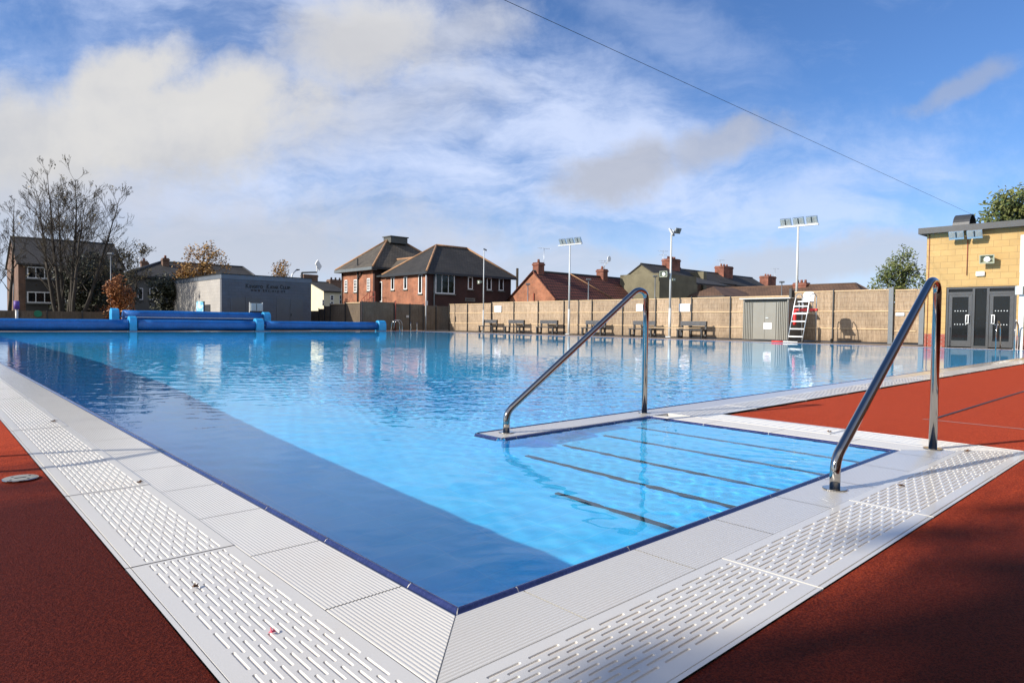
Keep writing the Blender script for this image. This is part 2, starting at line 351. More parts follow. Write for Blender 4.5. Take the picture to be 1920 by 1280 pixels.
# ------------------------------------------------------------------ mesh builder
class MB:
    def __init__(s): s.v = []; s.f = []; s.sm = []; s.mi = []; s.cur = 0
    def quad(s, *p, smooth=False):
        i = len(s.v); s.v += [tuple(x) for x in p]; s.f.append(tuple(range(i, i+len(p)))); s.sm.append(smooth); s.mi.append(s.cur); return s
    def box(s, x0, x1, y0, y1, z0, z1):
        i = len(s.v); s.v += [(x, y, z) for z in (z0, z1) for x, y in ((x0, y0), (x1, y0), (x1, y1), (x0, y1))]
        for f in ((3, 2, 1, 0), (4, 5, 6, 7), (0, 1, 5, 4), (1, 2, 6, 5), (2, 3, 7, 6), (3, 0, 4, 7)):
            s.f.append(tuple(i+k for k in f)); s.sm.append(False); s.mi.append(s.cur)
        return s
    def obox(s, c, ax, ay, az):              # centre and three half-axis vectors
        c, ax, ay, az = map(Vector, (c, ax, ay, az)); i = len(s.v)
        s.v += [tuple(c+ax*a+ay*b_+az*d) for d in (-1, 1) for a, b_ in ((-1, -1), (1, -1), (1, 1), (-1, 1))]
        for f in ((3, 2, 1, 0), (4, 5, 6, 7), (0, 1, 5, 4), (1, 2, 6, 5), (2, 3, 7, 6), (3, 0, 4, 7)):
            s.f.append(tuple(i+k for k in f)); s.sm.append(False); s.mi.append(s.cur)
        return s
    def tube(s, pts, r, n=12, caps=True, r1=None):
        pts = [Vector(p) for p in pts]; i0 = len(s.v); k = len(pts); prev = None
        for j, p in enumerate(pts):
            t = (pts[min(j+1, k-1)]-pts[max(j-1, 0)]).normalized()
            if prev is None: a = t.orthogonal().normalized()
            else: a = (prev-t*prev.dot(t)).normalized()
            prev = a; c = t.cross(a); rr = r if r1 is None else r+(r1-r)*j/(k-1)
            s.v += [tuple(p+(a*math.cos(2*math.pi*q/n)+c*math.sin(2*math.pi*q/n))*rr) for q in range(n)]
        for j in range(k-1):
            for q in range(n):
                s.f.append((i0+j*n+q, i0+j*n+(q+1) % n, i0+(j+1)*n+(q+1) % n, i0+(j+1)*n+q)); s.sm.append(True); s.mi.append(s.cur)
        if caps:
            s.f.append(tuple(i0+q for q in range(n))[::-1]); s.f.append(tuple(i0+(k-1)*n+q for q in range(n))); s.sm += [False, False]; s.mi += [s.cur]*2
        return s
    def prism(s, outline, o, a, b_, d):       # 2D outline on axes a,b_, extruded by d from o
        o, a, b_, d = map(Vector, (o, a, b_, d)); i = len(s.v); n = len(outline)
        s.v += [tuple(o+a*x+b_*y) for x, y in outline] + [tuple(o+a*x+b_*y+d) for x, y in outline]
        s.f.append(tuple(range(i, i+n))[::-1]); s.f.append(tuple(range(i+n, i+2*n)))
        s.sm += [False, False]; s.mi += [s.cur]*2
        for k in range(n): s.f.append((i+k, i+(k+1) % n, i+n+(k+1) % n, i+n+k)); s.sm.append(False); s.mi.append(s.cur)
        return s
    def mesh(s, name, mats):
        me = bpy.data.meshes.new(name); me.from_pydata(s.v, [], s.f)
        if not isinstance(mats, (list, tuple)): mats = [mats]
        for m_ in mats: me.materials.append(m_)
        me.polygons.foreach_set('use_smooth', s.sm); me.polygons.foreach_set('material_index', s.mi)
        uv = me.uv_layers.new(name='UVMap'); Z = Vector((0, 0, 1)); X = Vector((1, 0, 0))
        V_ = me.vertices; data = uv.data
        for p in me.polygons:
            n = p.normal
            t = Z.cross(n) if abs(n.z) < .98 else X
            t.normalize(); bb = n.cross(t) if abs(n.z) < .98 else Vector((0, 1, 0))
            for li in p.loop_indices:
                c = V_[me.loops[li].vertex_index].co; data[li].uv = (c.dot(t), c.dot(bb))
        return me
    def build(s, name, mats, parent=None, bevel=0):
        o = bpy.data.objects.new(name, s.mesh(name, mats)); sc.collection.objects.link(o)
        if parent is not None: o.parent = parent
        if bevel:
            m_ = o.modifiers.new('bevel', 'BEVEL'); m_.width = bevel; m_.segments = 2; m_.limit_method = 'ANGLE'
        return o
def thing(name, loc, label, cat, group=None, rz=0):
    o = bpy.data.objects.new(name, None); sc.collection.objects.link(o); o.location = loc; o.rotation_euler = (0, 0, rz)
    o.empty_display_size = .2; o['label'] = label; o['category'] = cat
    if group: o['group'] = group
    return o
def tag(o, label, cat, group=None):
    o['label'] = label; o['category'] = cat
    if group: o['group'] = group
    return o
def struct(o): o['kind'] = 'structure'; return o
def local(mb, o):                             # world-space mesh data -> coordinates of thing o (no rotation)
    l = o.location; mb.v = [(x-l[0], y-l[1], z-l[2]) for x, y, z in mb.v]; return mb
def part(mb, name, mats, root, bevel=0): return local(mb, root).build(name, mats, root, bevel)
def subpart(mb, name, mats, par, root, bevel=0): return local(mb, root).build(name, mats, par, bevel)
def copy_tree(o, parent=None):
    c = o.copy(); sc.collection.objects.link(c); c.parent = parent
    for ch in [x for x in bpy.data.objects if x.parent == o]: copy_tree(ch, c)
    return c

# ------------------------------------------------------------------ ground, deck, pool
XL, YN = .996, 1.282                          # pool edge (outer line of the blue nosing): left and near
XS, YW0, YW1 = 4.34, 3.087, 3.31              # alcove end, alcove wall
XR, YF = 26.9, 39.6                           # far sides
XWE = 2.75                                    # free end of the alcove wall
TW, GW = .235, .314                           # ribbed tile, grating
NO = .042                                     # nosing width
WAVE = .0065                                  # steepness of each ripple train
ZW = -.009                                    # water level

def ring_sheet(hole, outer, z, name, m):      # a sheet with the pool cut out, as strips
    x0, x1, y0, y1 = outer; mb = MB()
    return mb
g = MB()                                       # the wide ground, with the pool left out
E0, E1 = -900, 1400
px0, px1, py0, py1 = XL-.6, XR+.6, YN-.6, YF+.6
for a in ((E0, px0, E0, E1), (px1, E1, E0, E1), (px0, px1, E0, py0), (px0, px1, py1, E1)):
    g.quad((a[0], a[2], -.03), (a[1], a[2], -.03), (a[1], a[3], -.03), (a[0], a[3], -.03))
struct(g.build('ground', M['ground']))
g = MB(); zc_ = -.045                          # drainage channel under the gratings
g.box(px0-.02, XL-.06, py0-.02, py1+.02, zc_-.01, zc_); g.box(XL-.061, XR+.62, py0-.02, YN-.06, zc_-.012, zc_-.002); g.box(XR+.06, XR+.62, YN-.06, py1, zc_-.012, zc_-.002); g.box(XL-.06, XR+.06, YF+.06, py1, zc_-.012, zc_-.002)
g.box(XS+.06, XR+.06, YN-.06, YW1-.06, zc_-.012, zc_-.002)
struct(g.build('drain_channel', plain('channel_concrete', (.16, .15, .13), .8)))
OUT = TW+GW
d = MB()                                       # red rubber deck, near and left
z = -.002
def sheet(mb, x0, x1, y0, y1, z): mb.quad((x0, y0, z), (x1, y0, z), (x1, y1, z), (x0, y1, z))
sheet(d, -14, XL-OUT, -12, 46, z); sheet(d, XL-OUT, XS+OUT, -12, YN-OUT, z); sheet(d, XS+OUT, 26.2, -12, YW1-OUT-.05, z)
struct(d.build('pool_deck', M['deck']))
d = MB(); z = -.010
sheet(d, XR, 31.6, -12, YF+OUT, z); sheet(d, XL-OUT, 31.6, YF+OUT-.02, 46, z); sheet(d, 26.2, XR, -12, YW1-OUT, z)
struct(d.build('paving', M['paving']))
# deck expansion joints
for (xa, ya, xb, yb, wd, nm) in ((6.05, 1.545, 26, 1.545, .012, 'a'), (5.93, 1.6, 5.985, -2.5, .008, 'b')):
    mb = MB(); dx, dy = xb-xa, yb-ya; L = math.hypot(dx, dy); nx, ny = -dy/L*wd, dx/L*wd
    mb.quad((xa-nx, ya-ny, .002), (xb-nx, yb-ny, .002), (xb+nx, yb+ny, .002), (xa+nx, ya+ny, .002))
    struct(mb.build('deck_joint', M['blacktrim'] if nm == 'a' else M['grout']))

# pool shell
FL = -1.12
p = MB()
def wallq(x0, y0, x1, y1, za, zb): p.quad((x0, y0, za), (x1, y1, za), (x1, y1, zb), (x0, y0, zb))
xi, yi = XL+NO, YN+NO
wt = -.02
def sm(a, b_, v): v = min(1, max(0, (v-a)/(b_-a))); return v*v*(3-2*v)
def floor_z(x_, y_): return -.425-.36*sm(2.2, 12, y_)
gx = [xi-.1]+[1.1+.15*k for k in range(14)]+[3.4, 4.6, 8, 14, XR+.1]; gy = [yi-.1]+[1.5+.3*k for k in range(22)]+[9, 14, YF+.1]
i0 = len(p.v); p.v += [(a, c, floor_z(a, c)) for c in gy for a in gx]
for r_i in range(len(gy)-1):
    for c_i in range(len(gx)-1):
        k_ = i0+r_i*len(gx)+c_i; p.f.append((k_, k_+1, k_+1+len(gx), k_+len(gx))); p.sm.append(True); p.mi.append(0)
wallq(xi, YF, xi, yi, FL, wt); wallq(xi, yi, XS-NO, yi, FL, wt); wallq(XS-NO, yi, XS-NO, YW0, FL, wt)
wallq(XS, YW0+NO, XWE+NO, YW0+NO, FL, wt); wallq(XWE+NO, YW0+NO, XWE+NO, YW1-NO, FL, wt); wallq(XWE+NO, YW1-NO, XR, YW1-NO, FL, wt)
wallq(XR, YW1-NO, XR, YF, FL, wt); wallq(XR, YF, xi, YF, FL, wt)
struct(p.build('pool_basin', M['pool']))
steps = MB(); noses = MB()
TX = [3.88, 3.50, 3.09, 2.755, 2.37]; TZ = [-.08, -.16, -.24, -.33, -.41]
prev = XS-NO
for xx, zz_ in zip(TX, TZ):
    steps.box(xx, prev, yi+.001, YW0+NO-.001, -1.05, zz_); prev = xx-.0005
    noses.box(xx-.004, xx+.026, yi+.004, (2.87 if zz_ > -.4 else 2.25), zz_-.02, zz_+.002)
st = struct(steps.build('pool_steps', M['pool'])); nn = noses.build('step_nosing', M['nose'], st)

# rippled surface as real waves, finest near the camera
import numpy as np
def line(a, b_, marks, d0, grow, dmax):
    o = [a]; 
    while o[-1] < b_: o.append(o[-1]+min(dmax, d0+grow*(o[-1]-a)))
    o[-1] = b_; o = np.array(o)
    for m_ in marks: o[np.argmin(abs(o-m_))] = m_
    return np.unique(o)
wx0, wx1, wy0, wy1 = xi-.012, XR-.005, yi-.012, YF-.005
bx = (XWE+NO-.012, XS-NO+.012); by = (YW0+NO+.012, YW1-NO-.012)
WX = line(wx0, wx1, bx, .018, .0021, .09); WY = line(wy0, wy1, by, .018, .0021, .11)
GX, GY = np.meshgrid(WX, WY); SP = np.maximum(np.gradient(WX)[None, :], np.gradient(WY)[:, None])
rg = np.random.RandomState(4); H = np.zeros_like(GX)
def sstep(v, a, b_): t_ = np.clip((v-a)/(b_-a), 0, 1); return t_*t_*(3-2*t_)
for k in range(46):
    lam = .07*(7**rg.rand()); a = math.radians(38+rg.normal(0, 38)); kx, ky = 2*math.pi/lam*math.cos(a), 2*math.pi/lam*math.sin(a)
    amp = WAVE*lam/(2*math.pi)*(1. if lam < .3 else .5); ph = rg.rand()*6.28
    H += amp*np.sin(kx*GX+ky*GY+ph+.9*np.sin(GX*rg.uniform(.5, 1.6)+GY*rg.uniform(.5, 1.6)))*sstep(lam/SP, 2.0, 4.0)
for k in range(16):
    lam = rg.uniform(.055, .10); a = math.radians(38+rg.normal(0, 60)); kx, ky = 2*math.pi/lam*math.cos(a), 2*math.pi/lam*math.sin(a)
    H += WAVE*4.2*lam/(2*math.pi)*np.sin(kx*GX+ky*GY+rg.rand()*6.28+1.3*np.sin(GX*rg.uniform(2, 5)+GY*rg.uniform(2, 5)))*sstep(lam/SP, 1.9, 3.0)*sstep(GX, 1.6, 3.0)
PT = np.zeros_like(GX)
for k in range(9): a = rg.rand()*6.28; f_ = rg.uniform(.25, 1.3); PT += np.sin(f_*(math.cos(a)*GX+math.sin(a)*GY)+rg.rand()*6.28)
AMT = .5+.5*sstep(PT/3., -.7, .8)
AMT *= np.minimum(1-.88*sstep(GX, 9, 24), 1-.72*sstep(GY, 16, 36))*(.62+.38*sstep(np.hypot(GX, GY), 3., 8.))
H = ZW+H*AMT
hx_ = (GX[:-1, :-1]+GX[1:, 1:])/2; hy_ = (GY[:-1, :-1]+GY[1:, 1:])/2
solid = ((hx_ > bx[0]) & (hy_ > by[0]) & (hy_ < by[1])) | ((hx_ > bx[1]) & (hy_ < by[1]))
ny_, nx_ = GX.shape; idx = np.arange(ny_*nx_).reshape(ny_, nx_)
F_ = np.stack([idx[:-1, :-1], idx[:-1, 1:], idx[1:, 1:], idx[1:, :-1]], -1)[~solid]
used = np.zeros(ny_*nx_, bool); used[F_.ravel()] = True; remap = np.cumsum(used)-1; F_ = remap[F_]
co = np.stack([GX, GY, H], -1).reshape(-1, 3)[used]
wme = bpy.data.meshes.new('water'); wme.vertices.add(len(co)); wme.vertices.foreach_set('co', co.ravel().astype('f'))
wme.loops.add(F_.size); wme.loops.foreach_set('vertex_index', F_.ravel().astype('i')); wme.polygons.add(len(F_))
wme.polygons.foreach_set('loop_start', np.arange(0, F_.size, 4, dtype='i')); wme.polygons.foreach_set('loop_total', np.full(len(F_), 4, dtype='i'))
wme.update(calc_edges=True); wme.polygons.foreach_set('use_smooth', [True]*len(F_)); wme.materials.append(M['water']); wme.validate()
print('water faces', len(F_))
water = bpy.data.objects.new('water', wme); sc.collection.objects.link(water); struct(water)
# sunlight is refracted by the surface on to the basin
water.cycles.is_caustics_caster = True; ld.cycles.is_caustics_light = True
for o_ in sc.objects:
    if o_.name in ('pool_basin', 'pool_steps', 'step_nosing'): o_.cycles.is_caustics_receiver = True

# extruded strips along an axis. prof: (offset from pool line outward, z)
def strip(mb, prof, P0_, P1, nrm, smooth=True, m0=0., m1=0.):
    """sweep prof from P0_ to P1; nrm = outward unit vector; m0/m1 = mitre (length change per outward metre)"""
    dx, dy = P1[0]-P0_[0], P1[1]-P0_[1]; L = math.hypot(dx, dy); tx, ty = dx/L, dy/L
    i = len(mb.v); n = len(prof)
    for (base, mm, sg) in ((P0_, m0, -1), (P1, m1, 1)):
        for (o, z_) in prof:
            k = sg*mm*o
            mb.v.append((base[0]+nrm[0]*o+tx*k, base[1]+nrm[1]*o+ty*k, z_))
    for k in range(n-1):
        mb.f.append((i+k, i+n+k, i+n+k+1, i+k+1)); mb.sm.append(smooth); mb.mi.append(mb.cur)
NP = [(-NO, -.05), (-NO, -.016), (-NO+.003, -.006), (-NO+.009, -.001), (-NO+.016, 0.001), (-NO+.022, -.002), (-NO+.027, -.008), (-NO+.032, -.010), (-NO+.037, -.007), (-.002, -.003), (0, -.003)]
def ribs(w0, w1, n, zt=.0, amp=.0014):
    out_ = [(w0, -.02)]; pw = (w1-w0)/n
    for k in range(n):
        a = w0+k*pw
        out_ += [(a+pw*.06, zt-amp), (a+pw*.22, zt-.0006), (a+pw*.5, zt), (a+pw*.78, zt-.0006), (a+pw*.94, zt-amp)]
    out_.append((w1, -.02)); return out_
RP = ribs(.002, TW-.003, 21)
RPW = ribs(.0, .137, 10)
def edge_run(P0_, P1, nrm, mit0, mit1, tile=.5, off=0., tiles=True, prof=RP):
    dx, dy = P1[0]-P0_[0], P1[1]-P0_[1]; L = math.hypot(dx, dy); t = (dx/L, dy/L)
    cuts = [0.]; c = off
    while c < L-.05:
        if c > .05: cuts.append(c)
        c += tile
    cuts.append(L)
    for a, b_ in zip(cuts[:-1], cuts[1:]):
        A = (P0_[0]+t[0]*(a+.0022), P0_[1]+t[1]*(a+.0022)); B = (P0_[0]+t[0]*(b_-.0022), P0_[1]+t[1]*(b_-.0022))
        ma = mit0 if a == 0 else 0; mb_ = mit1 if b_ == L else 0
        strip(nos, NP, A, B, nrm, True, ma, mb_)
        if tiles: strip(til, prof, A, B, nrm, True, ma, mb_)
    # grout bed just under
    strip(gro, [(-NO+.002, -.05), (-NO+.0015, -.016), (-NO+.0045, -.007), (-NO+.010, -.0022), (-NO+.016, -.0006), (-NO+.022, -.0035), (-NO+.027, -.0094), (-NO+.032, -.0115), (-NO+.037, -.0085), (-.002, -.0045), (prof[-1][0]+.004 if tiles else 0, -.0052)], P0_, P1, nrm, True, mit0, mit1)
nos, til, gro = MB(), MB(), MB()
edge_run((XL, YN), (XL, YF), (-1, 0), 1, 1, .5, .24)
edge_run((XL, YN), (XS, YN), (0, -1), 1, 1, .5, .23)
edge_run((XS, YN), (XS, YW0), (1, 0), 1, -1, .5, .3)
edge_run((XWE, YW0), (XS, YW0), (0, 1), 0, 0, .5, .1, False)
edge_run((XWE, YW1), (XWE, YW0), (1, 0), 0, 0, .5, .6, False)
edge_run((XWE, YW1), (XR, YW1), (0, -1), 0, 1, .5, .3, False)
edge_run((XR, YW1), (XR, YF), (1, 0), 1, 1, .5, .3)
edge_run((XL, YF), (XR, YF), (0, 1), 1, 1, .5, .3)
strip(til, ribs(.0, YW1-YW0, 16), (XWE, YW1), (XS, YW1), (0, -1), True)
strip(til, RP, (XS, YW1), (XR, YW1), (0, -1), True)
struct(nos.build('pool_nosing', M['nosing'])); struct(til.build('pool_edge_tiles', M['tile'])); struct(gro.build('grout_bed', M['poolwhite']))

# gratings : real slots
def grating(mb, P0_, P1, nrm, mit0, mit1, o0=TW+.002, full=True, first=.35):
    """slotted plastic grating between offsets o0 and o0+GW"""
    dx, dy = P1[0]-P0_[0], P1[1]-P0_[1]; L = math.hypot(dx, dy); t = (dx/L, dy/L)
    def pt(a, o, z_): return (P0_[0]+t[0]*a+nrm[0]*o, P0_[1]+t[1]*a+nrm[1]*o, z_)
    o1 = o0+GW-.004
    fr0, fr1 = .030, .040                         # plain margins, pool side and deck side
    ncol = 12; cp = (o1-fr1-.012-(o0+fr0))/ncol; PW = .12
    mb.cur = 0
    def rect(a0, a1, q0, q1, z_):
        mb.quad(pt(a0, q0, z_), pt(a1, q0, z_), pt(a1, q1, z_), pt(a0, q1, z_))
    s0 = -mit0*(o0+GW); s1 = L+mit1*(o0+GW)
    # pieces
    c = first; cuts = [s0]
    while c < s1-.2:
        if c > s0+.2: cuts.append(c)
        c += 1.03
    cuts.append(s1)
    def lim(q):                                    # mitred ends
        return -mit0*q, L+mit1*q
    for k, (a, b_) in enumerate(zip(cuts[:-1], cuts[1:])):
        a += .002; b_ -= .002; zt = .001+((k*37) % 5)*.0007
        def R2(a0, a1, q0, q1, z_=None):
            l0, l1 = max(a0, lim((q0+q1)/2)[0]), min(a1, lim((q0+q1)/2)[1])
            if l1-l0 > .003: rect(l0, l1, q0, q1, zt if z_ is None else z_)
        # margins
        mb.cur = 0
        R2(a, b_, o0, o0+fr0); 
        R2(a, b_, o1-fr1-.012, o1-.016); R2(a, b_, o1-.012, o1, .0018)
        mb.quad(pt(a, o1-.016, zt), pt(b_, o1-.016, zt), pt(b_, o1-.014, -.006), pt(a, o1-.014, -.006))
        mb.quad(pt(a, o1-.014, -.006), pt(b_, o1-.014, -.006), pt(b_, o1-.012, .0018), pt(a, o1-.012, .0018))
        if mit0 <= 0 or a > s0+.3 or True:
            mb.quad(pt(max(a, lim(o1)[0]), o0, -.03), pt(max(a, lim(o0)[0]), o0, zt), pt(max(a, lim(o1)[0]), o1, zt), pt(max(a, lim(o1)[0]), o1, -.03))
        mb.quad(pt(a, o0, zt), pt(b_, o0, zt), pt(b_, o0, -.03), pt(a, o0, -.03))
        for col in range(ncol):
            q0 = o0+fr0+col*cp; q1 = q0+cp; sw0 = q0+cp*.26; sw1 = q1-cp*.26
            lo, hi = max(a, lim(q0)[0]), min(b_, lim(q0)[1])
            R2(a, b_, q0, sw0); R2(a, b_, sw1, q1)
            pos = lo; y = lo+.014-(PW/2 if col % 2 else 0)
            while y < hi-.012:
                e0, e1 = max(y, lo+.014), min(y+.096, hi-.014)
                if e1-e0 > .016:
                    R2(pos, e0, sw0, sw1)
                    # rounded-end slot, chamfered, with floor
                    r = (sw1-sw0)/2; qc = (sw0+sw1)/2
                    outl = [(e0+r*(1-math.cos(x)), qc-r*math.sin(x)) for x in (math.pi/2*1.0, 0.9, .0, -.9, -math.pi/2)]
                    outl += [(e1-r*(1-math.cos(x)), qc-r*math.sin(x)) for x in (-math.pi/2, -.9, 0, .9, math.pi/2)]
                    # outer rect to slot outline
                    mb.cur = 0
                    corners = [pt(e0, sw0, zt), pt(e0, sw1, zt), pt(e1, sw1, zt), pt(e1, sw0, zt)]
                    O = [pt(x, y_, zt) for x, y_ in outl]
                    mb.quad(corners[0], O[0], O[1], O[2]); mb.quad(O[2], O[3], O[4], corners[1])
                    mb.quad(corners[2], O[5], O[6], O[7]); mb.quad(O[7], O[8], O[9], corners[3])
                    i = len(mb.v); k10 = len(outl)
                    I = [(e0+(x-e0)*1., y_) for x, y_ in outl]
                    cxm = (e0+e1)/2
                    mb.v += O + [pt(cxm+(x-cxm)*.985, qc+(y_-qc)*.70, zt-.0016) for x, y_ in outl] + [pt(cxm+(x-cxm)*.965, qc+(y_-qc)*.6, zt-.0030) for x, y_ in outl]
                    for rr in (0, 1):
                        mb.cur = 0 if rr == 0 else 1
                        for e in range(k10):
                            mb.f.append((i+rr*k10+e, i+rr*k10+(e+1) % k10, i+(rr+1)*k10+(e+1) % k10, i+(rr+1)*k10+e)); mb.sm.append(rr == 0); mb.mi.append(mb.cur)
                    mb.cur = 1
                    mb.f.append(tuple(i+2*k10+e for e in range(k10))); mb.sm.append(False); mb.mi.append(1)
                    mb.cur = 0
                    pos = e1
                y += PW
            R2(pos, b_, sw0, sw1)
gr = MB(); grating(gr, (XL, YN), (XL, YF), (-1, 0), 1, 1, first=.87); struct(gr.build('pool_grating', [M['grate'], M['gratefloor']]))
gr = MB(); grating(gr, (XL, YN), (XS, YN), (0, -1), 1, 1, first=-.14+1.03*.98); struct(gr.build('pool_grating', [M['grate'], M['gratefloor']]))
gr = MB(); grating(gr, (XS, YN), (XS, YW1-TW-GW), (1, 0), 1, 0, first=.5); struct(gr.build('pool_grating', [M['grate'], M['gratefloor']]))
gr = MB(); grating(gr, (XS+TW, YW1), (XR, YW1), (0, -1), 0, 1, first=.9); struct(gr.build('pool_grating', [M['grate'], M['gratefloor']]))
gr = MB()                                      # far margins seen at a few pixels: plain edge with a lip
for (x0, x1, y0, y1) in ((XR+TW+.002, XR+OUT, YW1-OUT, YF+OUT), (XL-OUT, XR+OUT, YF+TW+.002, YF+OUT)):
    gr.box(x0, x1, y0, y1, -.03, .0022 if x0 > 20 else .003)
struct(gr.build('pool_grating', M['grate']))

# ------------------------------------------------------------------ steel rails
def bend(pts, r=.09, n=6):
    pts = [Vector(p_) for p_ in pts]; o = [pts[0]]
    for i in range(1, len(pts)-1):
        a = (pts[i-1]-pts[i]); c = (pts[i+1]-pts[i]); rr = min(r, a.length*.48, c.length*.48)
        p_, q_ = pts[i]+a.normalized()*rr, pts[i]+c.normalized()*rr
        for k in range(n+1):
            t_ = k/n; o.append(p_*(1-t_)**2+pts[i]*2*t_*(1-t_)+q_*t_*t_)
    o.append(pts[-1]); return o
def disc(mb, x, y, z0, z1, r, n=28):
    mb.prism([(math.cos(2*math.pi*k/n)*r, math.sin(2*math.pi*k/n)*r) for k in range(n)], (x, y, z0), (1, 0, 0), (0, 1, 0), (0, 0, z1-z0))
def step_rail(xa, xb, y, h, label):
    t = thing('handrail', (xa, y, 0), label, 'handrail')
    mb = MB(); mb.tube(bend([(xa, y, .0), (xa, y, .135), (xb-.12, y, h-.02), (xb, y, h-.045), (xb, y, .0)], .06), .0225, 20)
    # straighter elbow at the far top
    part(mb, 'tube', M['steel'], t)
    for x in (xa, xb):
        mb = MB(); disc(mb, x, y, .0, .006, .052); part(mb, 'base_plate', M['steel'], t, .002)
    return t
step_rail(3.055, 4.525, 1.163, 1.035, 'bent stainless steel handrail on the near white tiled edge of the pool steps')
step_rail(2.905, 4.44, 3.21, 1.035, 'bent stainless steel handrail on the narrow wall at the far side of the pool steps')

# leaves, drain
def leaf(px, py, s, a, label, m_=None, zz=.004):
    x, y = gnd(px, py); mb = MB()
    out_ = [(0, 0), (.5, .35), (.75, .9), (1.1, .35), (1.9, .55), (1.3, 0), (2.1, -.5), (1.15, -.3), (.8, -.95), (.5, -.3)]
    c, s_ = math.cos(a), math.sin(a)
    vs_ = [((X*c-Y*s_)*s, (X*s_+Y*c)*s, .003+.004*math.sin(i*2.1)+s*.25*abs(math.sin(i*1.3))) for i, (X, Y) in enumerate(out_)]
    for k in range(1, len(out_)-1): mb.quad((0, 0, .003), vs_[k], vs_[k+1])
    o = mb.build('leaf', m_ or M['dryleaf']); o.location = (x, y, zz)
    md = o.modifiers.new('solid', 'SOLIDIFY'); md.thickness = .001
    tag(o, label, 'leaf'); return o
leaf(95, 792, .022, .5, 'dry brown leaf on the white grating farthest along the left pool edge')
leaf(256, 907, .014, .3, 'curled brown leaf lying by the tile joint on the left grating')
leaf(364, 1105, .010, .9, 'small dark leaf scrap caught in a slot of the near left grating')
leaf(1696, 912, .017, 2.6, 'dark twig-like leaf on the near right grating in front of the handrail')
leaf(1808, 847, .020, -.6, 'brown leaf on the white grating just beyond the handrail post')
leaf(1554, 811, .018, .2, 'small black leaf on the white grating beyond the shallow steps')
leaf(510, 1191, .009, 1.1, 'bright pink petal lying in the near left grating', plain('pink_petal', (.75, .12, .18), .5, 0, .1, 30))
x, y = gnd(38, 898); mb = MB(); disc(mb, x, y, 0, .008, .068, 36)
dr = thing('drain_cover', (x, y, 0), 'round polished metal cover set in the red deck at the left', 'cover')
part(mb, 'lid', M['steel'], dr, .003)
for a in (0, 1, 2, 3): mb = MB(); disc(mb, x+.045*math.cos(a*1.57+.6), y+.045*math.sin(a*1.57+.6), .008, .0088, .005, 10); part(mb, 'screw', M['blacktrim'], dr)
mb = MB(); mb.obox((x, y, .0084), (.022, .0, 0), (0, .003, 0), (0, 0, .0006)); part(mb, 'key_slot', M['blacktrim'], dr)

# ------------------------------------------------------------------ fences
XF = 31.2
def fence_run(label, along, fixed, cuts, ztops, mpanel, mpost=None, lit=True, group=None, zb=.0, railz=(.62, 1.4), gate=(), thick=.05, side=-1, name='reed_fence', postw=.045):
    """along: 'y' -> plane x=fixed; 'x' -> plane y=fixed. cuts: ordered coordinates of the posts"""
    p0 = (fixed, cuts[0], 0) if along == 'y' else (cuts[0], fixed, 0)
    t = thing(name, p0, label, 'fence', group)
    mpost = mpost or M['darkmetal']
    for (a, b_), zt in zip(zip(cuts[:-1], cuts[1:]), ztops):
        a, b_ = sorted((a, b_)); mb = MB()
        if along == 'y': mb.box(fixed, fixed+.03, a+.02, b_-.02, zb+.04, zt-.03)
        else: mb.box(a+.02, b_-.02, fixed, fixed+.03, zb+.04, zt-.03)
        part(mb, 'panel', mpanel, t)
        if lit:
            mb = MB()
            for z_ in list(railz)+[zt-.05]:
                if along == 'y': mb.box(fixed-.035, fixed-.004, a+.03, b_-.03, z_-.025, z_+.025)
                else: mb.box(a+.03, b_-.03, fixed-.035, fixed-.004, z_-.025, z_+.025)
            part(mb, 'rail', M['timber'], t)
    for i, c in enumerate(cuts):
        zt = max(ztops[max(0, i-1)], ztops[min(i, len(ztops)-1)]); mb = MB()
        if along == 'y': mb.box(fixed-.075, fixed-.0, c-postw/2, c+postw/2, 0, zt+.03)
        else: mb.box(c-postw/2, c+postw/2, fixed-.075, fixed-.0, 0, zt+.03)
        part(mb, 'post', mpost, t)
    return t
pxs = [843, 877, 922, 964, 1009.5, 1058, 1110.6, 1168, 1230, 1297, 1369.7, 1487, 1562.3, 1668]
ys = [onx(p_, 600, XF)[0] for p_ in pxs]
zt_ = [2.13, 2.13] + [2.2]*8 + [2.2, 2.38, 2.38]
f1 = fence_run('long sunlit reed fence with timber rails and black posts behind the benches', 'y', XF, ys, zt_, M['reed'])
# gate bay next to the yellow building
ya, yb = onx(1674, 600, XF)[0], onx(1729, 600, XF)[0]
gt = thing('reed_gate', (XF, ya, 0), 'reed gate between two grey steel posts beside the yellow building', 'gate')
mb = MB(); mb.box(XF, XF+.03, yb+.12, ya-.06, .06, 2.32); part(mb, 'panel', M['reed'], gt)
for c in (ya+.06, yb): mb = MB(); mb.box(XF-.12, XF-.0, c-.09, c+.09, 0, 2.42); part(mb, 'post', M['greymetal'], gt)
for z_ in (.55, 1.4, 2.3): mb = MB(); mb.box(XF-.035, XF-.002, yb+.22, ya-.08, z_-.025, z_+.025); part(mb, 'rail', M['timber'], gt)
mb = MB(); mb.box(XF-.05, XF-.003, ya-.45, ya-.12, 1.2, 1.33); part(mb, 'lock_box', M['galv'], gt)

